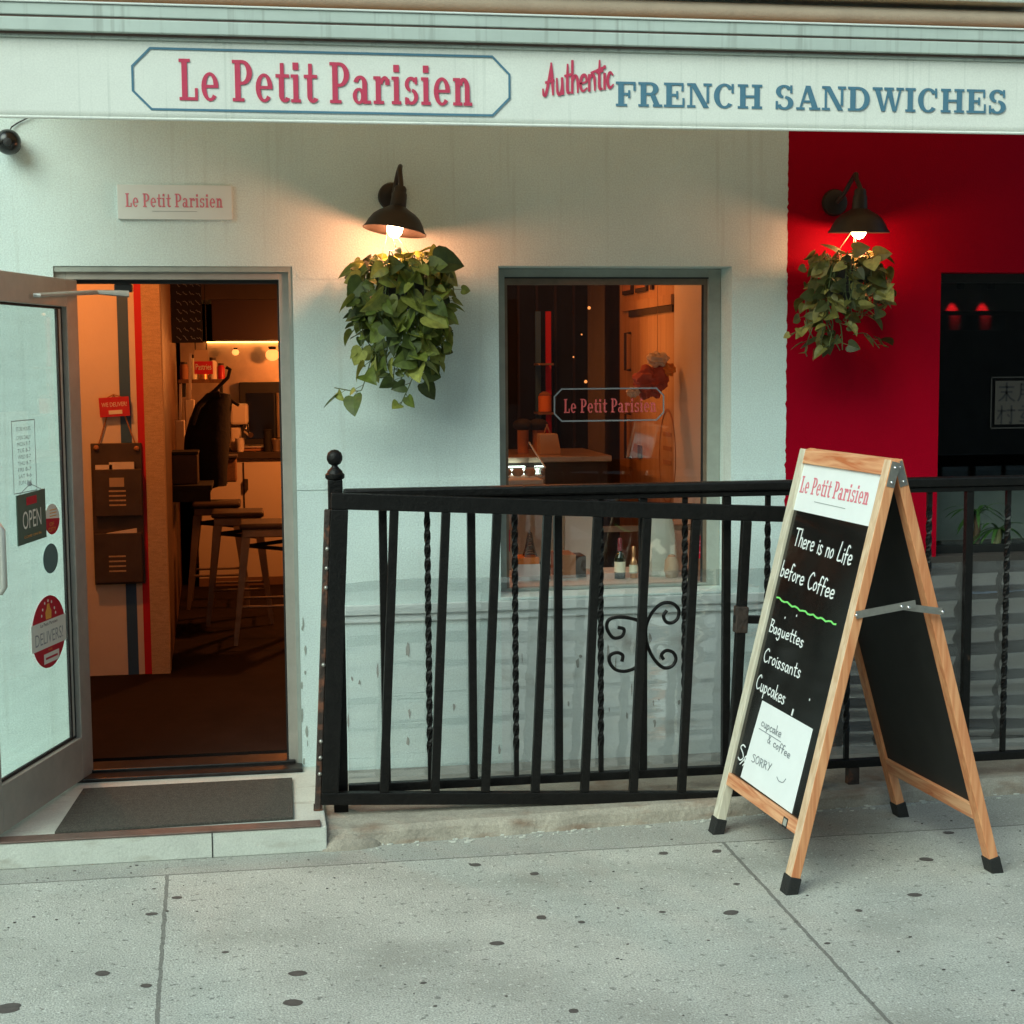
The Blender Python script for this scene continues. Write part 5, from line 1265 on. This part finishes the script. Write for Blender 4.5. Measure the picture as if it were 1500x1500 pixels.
# chalk menu board
a, b = at(249, 408, 4.25), at(297, 502, 4.25)
t = thing('menu_board', ((a.x + b.x) / 2, 4.25, b.z), 'black chalk menu board hung high beyond the striped wall', 'chalkboard')
ob('board', MB().box(a.x, b.x, 4.25, 4.27, b.z, a.z + .3), 'board_matt', t)
g = MB()
for r_ in range(7):
    zz = a.z - .03 - r_ * .058
    for k in range(4): 
        x_ = a.x + .03 + .042 * k + random.uniform(0, .01); ribbon(g, [Vector((x_ + .006 * q, 4.2485, zz + random.uniform(-.008, .008) - .004 * q)) for q in range(6)], FRONT, .004)
ob('chalk_lettering', g, 'ink_grey', t)
ob('chain', MB().tube([(a.x + .02, 4.26, a.z + .3), (a.x + .02, 4.26, 2.749)], .004, 6), 'black', t)
# kitchen things on the counter
for px, pyt, pyb, wpx, nm, lab, mm in ((345, 592, 655, 16, 'coffee_machine', 'pale espresso machine behind the hanging jacket', 'cab'), (373, 646, 657, 40, 'baking_tray', 'shallow brown baking tray on the kitchen worktop', 'carton')):
    p, q = at(px, pyt, 5.35), at(px, pyb, 5.35); hw_ = wpx / 2 / 196
    t = thing(nm, (p.x, 5.4, 1.076), lab, nm.replace('_', ' '))
    if nm == 'coffee_machine':
        ob('body', MB().box(p.x - hw_, p.x + hw_ * .8, 5.3, 5.6, 1.077, 1.25), mm, t, bevel=.015); ob('head', MB().box(p.x - hw_, p.x + hw_ * 2.2, 5.25, 5.6, 1.27, p.z), mm, t, bevel=.02)
        ob('portafilter', MB().tube([(p.x + hw_ * 1.8, 5.3, 1.268), (p.x + hw_ * 1.8, 5.3, 1.22), (p.x + hw_ * 2.6, 5.15, 1.20)], .02, 10), 'silver', t, smooth=True)
        ob('column', MB().box(p.x - hw_, p.x - .01, 5.45, 5.58, 1.2505, 1.2695), mm, t)
    else:
        ob('tray', MB().box(p.x - hw_, p.x + hw_, 5.25, 5.55, 1.077, 1.10), mm, t, bevel=.008); ob('rim', MB().box(p.x - hw_ - .01, p.x + hw_ + .01, 5.24, 5.56, 1.101, 1.112), 'steel', t, bevel=.003)
a, b = at(350, 560, 5.7), at(412, 650, 5.7)
t = thing('oven', ((a.x + b.x) / 2, 5.6, 1.076), 'dark built-in oven behind the kitchen worktop', 'oven')
ob('body', MB().box(a.x, b.x + .12, 5.62, 5.765, 1.077, a.z), 'darkframe', t, bevel=.006); ob('door_glass', MB().box(a.x + .05, b.x - .05, 5.612, 5.6195, 1.15, a.z - .08), 'board', t); ob('handle', MB().tube([(b.x - .02, 5.60, 1.16), (b.x - .02, 5.60, a.z - .08)], .012, 8), 'steel', t, smooth=True)

# shelf with jars beyond the ledge, glowing balls standing in for lamp reflections in the steel
a, b = at(262, 556, 4.8), at(330, 562, 4.8)
t = thing('wall_shelf', ((a.x + b.x) / 2, 4.85, a.z), 'narrow wooden shelf with jars beyond the bar ledge', 'shelf')
ob('board', MB().box(a.x, b.x, 4.75, 4.95, a.z - .025, a.z), 'sidewood', t); ob('bracket', MB().box(a.x + .02, a.x + .04, 4.78, 4.94, a.z - .12, a.z - .0255).box(b.x - .04, b.x - .02, 4.78, 4.94, a.z - .12, a.z - .0255), 'black', t)
zs_ = a.z
for i, (px, h_, r_, mm, lab) in enumerate(((270, .12, .03, 'carton', 'brown jar at the left end of the narrow shelf'), (284, .17, .026, 'label', 'tall cream jar second on the narrow shelf'), (298, .10, .034, 'gold', 'squat gold tin third on the narrow shelf'), (312, .15, .028, 'int_white', 'white jar fourth on the narrow shelf'), (324, .11, .026, 'sticker_red', 'red tin at the right end of the narrow shelf'))):
    x_ = at(px, 550, 4.85).x
    t = thing('jar', (x_, 4.85, zs_), lab, 'jar', 'jars on the narrow shelf')
    ob('body', MB().lathe([(.001, 0), (r_, 0), (r_, h_ * .75), (r_ * .7, h_ * .86), (.001, h_ * .86)], (x_, 4.85, zs_ + .001), (0, 0, 1), 16), mm, t, smooth=True)
    ob('lid', MB().lathe([(r_ * .75, h_ * .865), (r_ * .78, h_), (.001, h_)], (x_, 4.85, zs_ + .001), (0, 0, 1), 16), 'holder', t, smooth=True)
for i, (px, py, r_) in enumerate(((345, 516, .026), (399, 520, .05))):
    p = at(px, py, 5.5)
    t = thing('lamp_reflection', p, 'round glowing stand-in for a lamp reflection under the hood, the %s one' % ('smaller left' if i == 0 else 'larger right'), 'lamp', 'lamp reflections under the hood')
    ob('bulb', MB().ball(p, r_, 18, 12, (1, 1, .9)), 'reflection_glow', t, smooth=True)
    ob('cap', MB().lathe([(r_ * .5, r_ * .8), (r_ * .6, r_ * 1.25), (.001, r_ * 1.3)], p, (0, 0, 1), 14), 'black', t, smooth=True)
for i, (px, h_, r_, mm, lab) in enumerate(((352, .10, .035, 'int_white', 'white cup stack beside the espresso machine'), (392, .16, .03, 'black', 'dark canister near the right end of the worktop'), (405, .09, .04, 'steel', 'steel bowl at the right end of the worktop'))):
    x_ = at(px, 650, 5.3).x
    t = thing(('cup_stack', 'canister', 'steel_bowl')[i], (x_, 5.22, 1.076), lab, ('cups', 'canister', 'bowl')[i])
    ob('body', MB().lathe([(.001, 0), (r_ * (.7 if i != 1 else 1), 0), (r_, h_ * .92), (r_ * .9, h_ * .9), (.001, h_ * .3)], (x_, 5.22, 1.077), (0, 0, 1), 18), mm, t, smooth=True)
    ob('rim', MB().lathe([(r_, h_ * .921), (r_ * 1.06, h_ * .96), (r_ * .95, h_)], (x_, 5.22, 1.077), (0, 0, 1), 18), mm, t, smooth=True)

def make_stool():
    t = thing('bar_stool', (0, 0, 0), '', 'stool', 'bar stools along the ledge')
    H = .665
    ob('seat', MB().box(-.16, .16, -.16, .16, H - .0, H + .032), 'stool_seat', t, bevel=.012)
    ob('apron', MB().box(-.145, .145, -.145, .145, H - .05, H - .001), 'stool_metal', t, bevel=.006)
    for sx_ in (-1, 1):
        for sy_ in (-1, 1): ob('leg', MB().beam((sx_ * .125, sy_ * .125, H - .051), (sx_ * .195, sy_ * .195, 0.0), .052, .030, up=(0, 1, 0), w2=.024, h2=.018), 'stool_metal', t, bevel=.002)
    r_ = .172
    for a_, b_ in (((-r_, -r_), (r_, -r_)), ((r_, -r_), (r_, r_)), ((r_, r_), (-r_, r_)), ((-r_, r_), (-r_, -r_))): ob('foot_rail', MB().tube([(a_[0], a_[1], .22), (b_[0], b_[1], .22)], .008, 8), 'stool_metal', t, smooth=True)
    ob('cross_brace', MB().beam((-.13, -.13, H - .10), (.13, .13, H - .10), .02, .02).beam((-.13, .13, H - .125), (.13, -.13, H - .125), .02, .02), 'black', t)
    return t
def dup(root, loc, label):
    r_ = root.copy(); COL.objects.link(r_); r_.location = loc; r_['label'] = label
    for ch in list(root.children):
        c_ = ch.copy(); COL.objects.link(c_); c_.parent = r_
    return r_
s1 = make_stool()
spots = [((.015, 2.92, .1), 'metal bar stool nearest the doorway, cut by the door frame'), ((-.165, 3.62, .1), 'metal bar stool in the middle of the row of three'), ((-.315, 4.32, .1), 'metal bar stool farthest from the doorway, beside the ledge')]
for i, (loc, lab) in enumerate(spots):
    if i == 0: s1.location = loc; s1['label'] = lab
    else: dup(s1, loc, lab)

# ================================================================== WINDOW DISPLAY
ZD = .7575
# tower figurine on an orange box
c = at(778, 815, .45)
t = thing('orange_box', (c.x, .45, ZD), 'flat orange and white box under the tower figurine', 'box')
a, b = at(758, 819, .42), at(790, 827, .42); zt3 = a.z
ob('lid', MB().box(a.x, b.x, .42, .55, zt3 - .024, zt3 + .004), 'orange', t, bevel=.002); ob('base', MB().box(a.x - .003, b.x + .003, .418, .552, ZD + .001, zt3 - .0245), 'paper', t)
zt3 += .0045
t = thing('tower_figurine', (c.x, .48, zt3), 'small brown lattice tower figurine standing on the orange box', 'figurine')
top = at(778, 776, .48).z; hgt = top - zt3; g = MB()
for sx_ in (-1, 1):
    for sy_ in (-1, 1):
        pr_ = None
        for u, hw_ in ((0, .026), (.3, .016), (.62, .010), (.9, .005)):
            p = Vector((c.x + sx_ * hw_, .48 + sy_ * hw_, zt3 + hgt * u))
            if pr_: g.beam(pr_, p, .006, .006, up=(0, 1, 0))
            pr_ = p
for i in range(9):
    u = .06 + i * .095; hw_ = .026 - .022 * min(u * 1.1, .95) ; g.box(c.x - hw_, c.x + hw_, .48 - hw_, .48 + hw_, zt3 + hgt * u, zt3 + hgt * u + .003)
ob('lattice', g, 'bronze', t)
ob('platform', MB().box(c.x - .020, c.x + .020, .46, .50, zt3 + hgt * .30, zt3 + hgt * .33).box(c.x - .014, c.x + .014, .466, .494, zt3 + hgt * .6, zt3 + hgt * .63), 'bronze', t)
ob('spire', MB().tube([(c.x, .48, zt3 + hgt * .86), (c.x, .48, zt3 + hgt)], [.006, .001], 6), 'bronze', t)
a, b = at(817, 813, .45), at(860, 840, .45)
t = thing('brown_carton', ((a.x + b.x) / 2, .5, ZD), 'brown cardboard carton on the window display', 'box')
ob('body', MB().box(a.x, a.x + (b.x - a.x) * .62, .45, .62, ZD + .001, a.z), 'carton', t, bevel=.002); ob('flap', MB().box(a.x + (b.x - a.x) * .63, b.x, .47, .60, ZD + .001, a.z - .01), 'holder', t, bevel=.002)
a = at(800, 823, .42)
t = thing('dark_jar', (a.x, .45, ZD), 'small dark jar with an orange label beside the carton', 'jar')
ob('body', MB().lathe([(.001, 0), (.024, 0), (.026, .06), (.018, .088), (.001, .09)], (a.x, .45, ZD + .001), (0, 0, 1), 16), 'black', t, smooth=True); ob('label', MB().box(a.x - .012, a.x + .010, .4225, .424, ZD + .025, ZD + .05), 'orange', t)
# bottles
def wine_bottle(px, py_top, py_bot, yy, prof, mats, lab, nm):
    p, q = at(px, py_top, yy), at(px, py_bot, yy); h = p.z - ZD; k = h
    t = thing(nm, (p.x, yy, ZD), lab, 'bottle')
    ob('body', MB().lathe([(r_ * k, z_ * k) for r_, z_ in prof], (p.x, yy, ZD + .001), (0, 0, 1), 24), mats[0], t, smooth=True)
    ob('capsule', MB().lathe([(.058 * k, .68 * k), (.055 * k, .97 * k), (.04 * k, .995 * k), (.001, 1.0 * k)], (p.x, yy, ZD + .001), (0, 0, 1), 20), mats[1], t, smooth=True)
    ob('label', MB().lathe([(.137 * k, .16 * k), (.137 * k, .42 * k)], (p.x, yy, ZD + .001), (0, 0, 1), 24), 'label', t, smooth=True)
P1 = [(.001, 0), (.13, 0), (.135, .02), (.135, .48), (.12, .55), (.07, .63), (.052, .68), (.05, .98)]
wine_bottle(908, 788, 834, .40, P1, ('bottle', 'capsule'), 'dark green wine bottle with a cream label and red capsule in the window', 'wine_bottle')
wine_bottle(928, 800, 836, .40, [(r_ * .8, z_) for r_, z_ in P1], ('gold', 'gold'), 'small gold foil bottle to the right of the wine bottle', 'small_bottle')
# marbled gift bag
a, b = at(945, 757, .5), at(988, 837, .5)
t = thing('marbled_bag', ((a.x + b.x) / 2, .5, ZD), 'large crumpled white marbled paper bag in the window', 'bag')
g = MB(); pr = [(.0, 1.0, .09), (.35, .98, .085), (.7, .9, .07), (.9, .8, .05), (1.0, .7, .02)]
for u, wk, dp in pr:
    z_ = ZD + .001 + (a.z - ZD) * u; hw_ = (b.x - a.x) / 2 * wk * 1.05; cx_ = (a.x + b.x) / 2
    for k in range(14):
        a_ = 2 * math.pi * k / 14; n_ = 1 + random.uniform(-.06, .06)
        g.v.append(Vector((cx_ + math.copysign(abs(math.cos(a_)) ** .5, math.cos(a_)) * hw_ * n_, .5 + math.copysign(abs(math.sin(a_)) ** .6, math.sin(a_)) * dp * n_, z_)))
for i in range(4):
    for k in range(14):
        k2 = (k + 1) % 14; g.f.append([14 * i + k, 14 * i + k2, 14 * (i + 1) + k2, 14 * (i + 1) + k]); g.mi.append(0)
ob('bag_body', g, 'marble', t, smooth=True); ob('folded_top', MB().box((a.x + b.x) / 2 - .055, (a.x + b.x) / 2 + .06, .485, .515, a.z + .001, a.z + .012), 'marble', t, bevel=.004)
p = at(985, 826, .38)
t = thing('brown_pouch', (p.x, .38, ZD), 'small brown pouch leaning on the marbled bag', 'pouch')
ob('body', MB().lathe([(.001, 0), (.026, 0), (.034, .03), (.030, .075), (.012, .10), (.001, .102)], (p.x, .39, ZD + .001), (0, 0, 1), 12), 'kraft', t, smooth=True); ob('tie', MB().lathe([(.015, .088), (.018, .093), (.014, .098)], (p.x, .39, ZD + .001), (0, 0, 1), 12), 'carton', t)
# lit glass case behind, left
a, b = at(741, 672, 1.1), at(799, 709, 1.1)
t = thing('display_case', ((a.x + b.x) / 2, 1.2, .1), 'bright lit glass food case at the lower left of the window', 'display case')
zs = at(741, 700, 1.1).z
ob('cabinet', MB().box(a.x - .3, b.x, 1.1, 1.55, .1, b.z), 'steel', t); ob('shelf', MB().box(a.x - .29, b.x - .01, 1.11, 1.54, b.z + .001, b.z + .02), 'paper', t)
ob('light_strip', MB().box(a.x - .28, b.x - .03, 1.5, 1.53, b.z + .021, b.z + .06), 'led', t)
g = MB(); zr_ = at(799, 686, 1.1).z
g.poly([Vector((b.x - .004, 1.1, b.z + .001)), Vector((b.x - .004, 1.55, b.z + .001)), Vector((b.x - .004, 1.55, a.z + .05)), Vector((b.x - .004, 1.1, zr_))], X_, .004)
ob('glass_side', g, 'glass_win', t); ob('glass_front', MB().box(a.x - .3, b.x - .005, 1.096, 1.0995, b.z + .001, zr_), 'glass_win', t)
ob('led_shield', MB().box(a.x - .306, a.x - .3005, 1.09, 1.56, b.z - .2, b.z + .35), 'steel', t)  # unseen panel added to keep the light strip off the door glass
ob('edge_trim', MB().beam((a.x - .3, 1.1, zr_ + .003), (b.x, 1.1, zr_ + .003), .006, .006).beam((b.x, 1.103, zr_ + .003), (b.x, 1.55, a.z + .053), .006, .006), 'alu_light', t)
for i in range(4):
    x_ = a.x - .03 + i * .06; ob('pastry', MB().ball((x_, 1.3, b.z + .045), .028, 12, 8, (1.1, 1.4, .8)), 'kraft', t, smooth=True)
# paper bag and two tall black pepper mills on a counter by the case
a, b = at(790, 635, 1.4), at(820, 672, 1.4)
ct = thing('shop_counter', (1.2, 1.9, .1), 'dark grey service counter behind the display window', 'counter')
ob('body', MB().box(.9, 1.75, 1.62, 2.3, .1, b.z - .032), 'holder', ct); ob('top', MB().box(.88, 1.77, 1.60, 2.32, b.z - .031, b.z), 'steel', ct, bevel=.004)
zc_ = b.z
a, b = at(791, 636, 1.75), at(817, 676, 1.75)
t = thing('paper_bag', ((a.x + b.x) / 2, 1.8, zc_), 'tan paper carrier bag standing on the counter', 'bag')
ob('bag_body', MB().poly([Vector((a.x, 1.75, zc_ + .001)), Vector((b.x + .02, 1.75, zc_ + .001)), Vector((b.x, 1.75, a.z)), Vector((a.x, 1.75, a.z))], Y_, .1), 'kraft', t, bevel=.003)
ob('handle', MB().tube([(a.x + .03, 1.8, a.z), (a.x + .05, 1.8, a.z + .05), (b.x - .05, 1.8, a.z + .05), (b.x - .03, 1.8, a.z)], .004, 6), 'carton', t)
for i, (px, lab) in enumerate(((766, 'tall tan dispenser with a black cap, farther left of the paper bag'), (788, 'tall tan dispenser with a black cap, close to the paper bag'))):
    p, q = at(px, 625, 1.9), at(px, 672, 1.9)
    t = thing('dispenser', (p.x, 1.9, zc_), lab, 'dispenser', 'capped dispensers on the counter')
    ob('column', MB().lathe([(.001, 0), (.03, 0), (.03, p.z - zc_ - .02), (.02, p.z - zc_)], (p.x, 1.9, zc_ + .001), (0, 0, 1), 16), 'carton', t, smooth=True)
    ob('cap', MB().ball((p.x, 1.9, p.z + .01), .055, 14, 8, (1, 1, .6)), 'black', t, smooth=True)
# made-up bundle for an unclear, reflection-like red and white shape behind the glass
c = at(960, 545, 1.15)
t = thing('bundle_stand_in', (c.x, 1.15, c.z - .12), 'made-up red and white bundle standing in for an unclear shape behind the glass', 'cloth')
def crumple(center, r_, sc, seed, amp=.22):
    rnd = random.Random(seed); ph = [rnd.uniform(0, 6.28) for _ in range(6)]; g = MB(); g.ball(center, r_, 30, 20, sc)
    for v in g.v:
        d = v - Vector(center); L = d.length or 1; n_ = d / L
        v += n_ * r_ * amp * (math.sin(7 * n_.x + 3 * n_.z + ph[0]) * .5 + math.sin(11 * n_.z - 6 * n_.y + ph[1]) * .4 + math.sin(17 * n_.y + 9 * n_.x + ph[2]) * .3)
    return g
ob('red_cloth', crumple(c + Vector((-.025, 0, -.045)), .075, (1.05, .7, 1.0), 1), 'doll_red', t, smooth=True)
ob('white_cloth', crumple(c + Vector((.01, 0, .06)), .045, (1.2, .8, .8), 2), 'int_white', t, smooth=True)
ob('orange_cloth', crumple(c + Vector((.065, -.01, .01)), .030, (1, .8, 1), 3), 'skin', t, smooth=True)
ob('pale_corner', crumple(c + Vector((-.115, -.02, -.095)), .026, (1.2, .7, .9), 4), 'int_white', t, smooth=True)
ob('hanging_cord', MB().tube([c + Vector((.01, 0, .09)), Vector((c.x + .01, 1.15, 2.749))], .0012, 5), 'tan', t)
# string lights far back
pts = [(863, 451), (852, 490), (840, 523), (858, 559)]
t = thing('string_lights', (at(855, 500, 3.1).x, 3.1, 1.5), 'string of small amber bulbs hanging in the dark room behind the window', 'string lights')
ob('cord', MB().tube([Vector((at(863, 451, 3.1).x, 3.1, 2.749))] + [at(*p, 3.1) for p in pts], .0008, 4), 'black', t)
for i, p in enumerate(pts): ob('bulb', MB().ball(at(*p, 3.09), .010 if i in (0, 3) else .005, 10, 6), 'fairy', t, smooth=True)
# packs on the little shelf
a, b = at(790, 573, 2.62), at(808, 603, 2.62)
t = thing('orange_tin', ((a.x + b.x) / 2, 2.62, b.z), 'orange tin standing on the little shelf by the flag stripes', 'tin')
ob('body', MB().lathe([(.001, 0), (.038, 0), (.038, .09), (.001, .09)], ((a.x + b.x) / 2, 2.64, b.z + .001), (0, 0, 1), 18), 'orange', t, smooth=True); ob('lid', MB().lathe([(.034, .091), (.036, .098), (.012, .115), (.001, .116)], ((a.x + b.x) / 2, 2.64, b.z + .001), (0, 0, 1), 18), 'carton', t, smooth=True)

# ------------------------------------------------------------------ unseen warm lamps added inside the cafe for its glow
def add_unseen_lamp(x, y, z, wt, lab, col=(1.0, .27, .055), r_=.06):
    t = thing('unseen_lamp', (x, y, z), lab, 'lamp', 'unseen warm lamps in the cafe')
    ob('shade', MB().lathe([(.02, .12), (.03, .11), (.09, .02), (.095, 0), (.09, 0), (.03, .09)], (x, y, z), (0, 0, 1), 20), 'lampblack', t, smooth=True)
    ob('bulb', MB().ball((x, y, z + .02), .03, 12, 8), 'fairy', t, smooth=True)
    ob('cord', MB().tube([(x, y, z + .12), (x, y, 2.749)], .004, 6), 'black', t)
    light('bulb_light', 'POINT', (x, y, z - .03), wt, col, t, r_)
add_unseen_lamp(-1.0, 1.1, 2.48, 37, 'unseen warm lamp lighting the striped wall')
add_unseen_lamp(.62, 4.1, 1.86, 60, 'unseen warm lamp added to light the kitchen end of the cafe')
add_unseen_lamp(1.35, 1.6, 2.45, 18, 'unseen warm lamp added behind the display window')

# ------------------------------------------------------------------ across the street (seen only in reflections)
ob_ = thing('opposite_building', (0, -20, 0), 'brown brick building across the street', 'building')
ob('wall', MB().box(-22, 26, -20.6, -20, 0, 11), 'facade', ob_)
g = MB()
for i in range(12):
    for j in range(4): g.box(-20 + i * 3.8, -18.4 + i * 3.8, -20.0, -19.97, 1.0 + j * 2.8, 2.8 + j * 2.8)
ob('window', g, 'board', ob_)
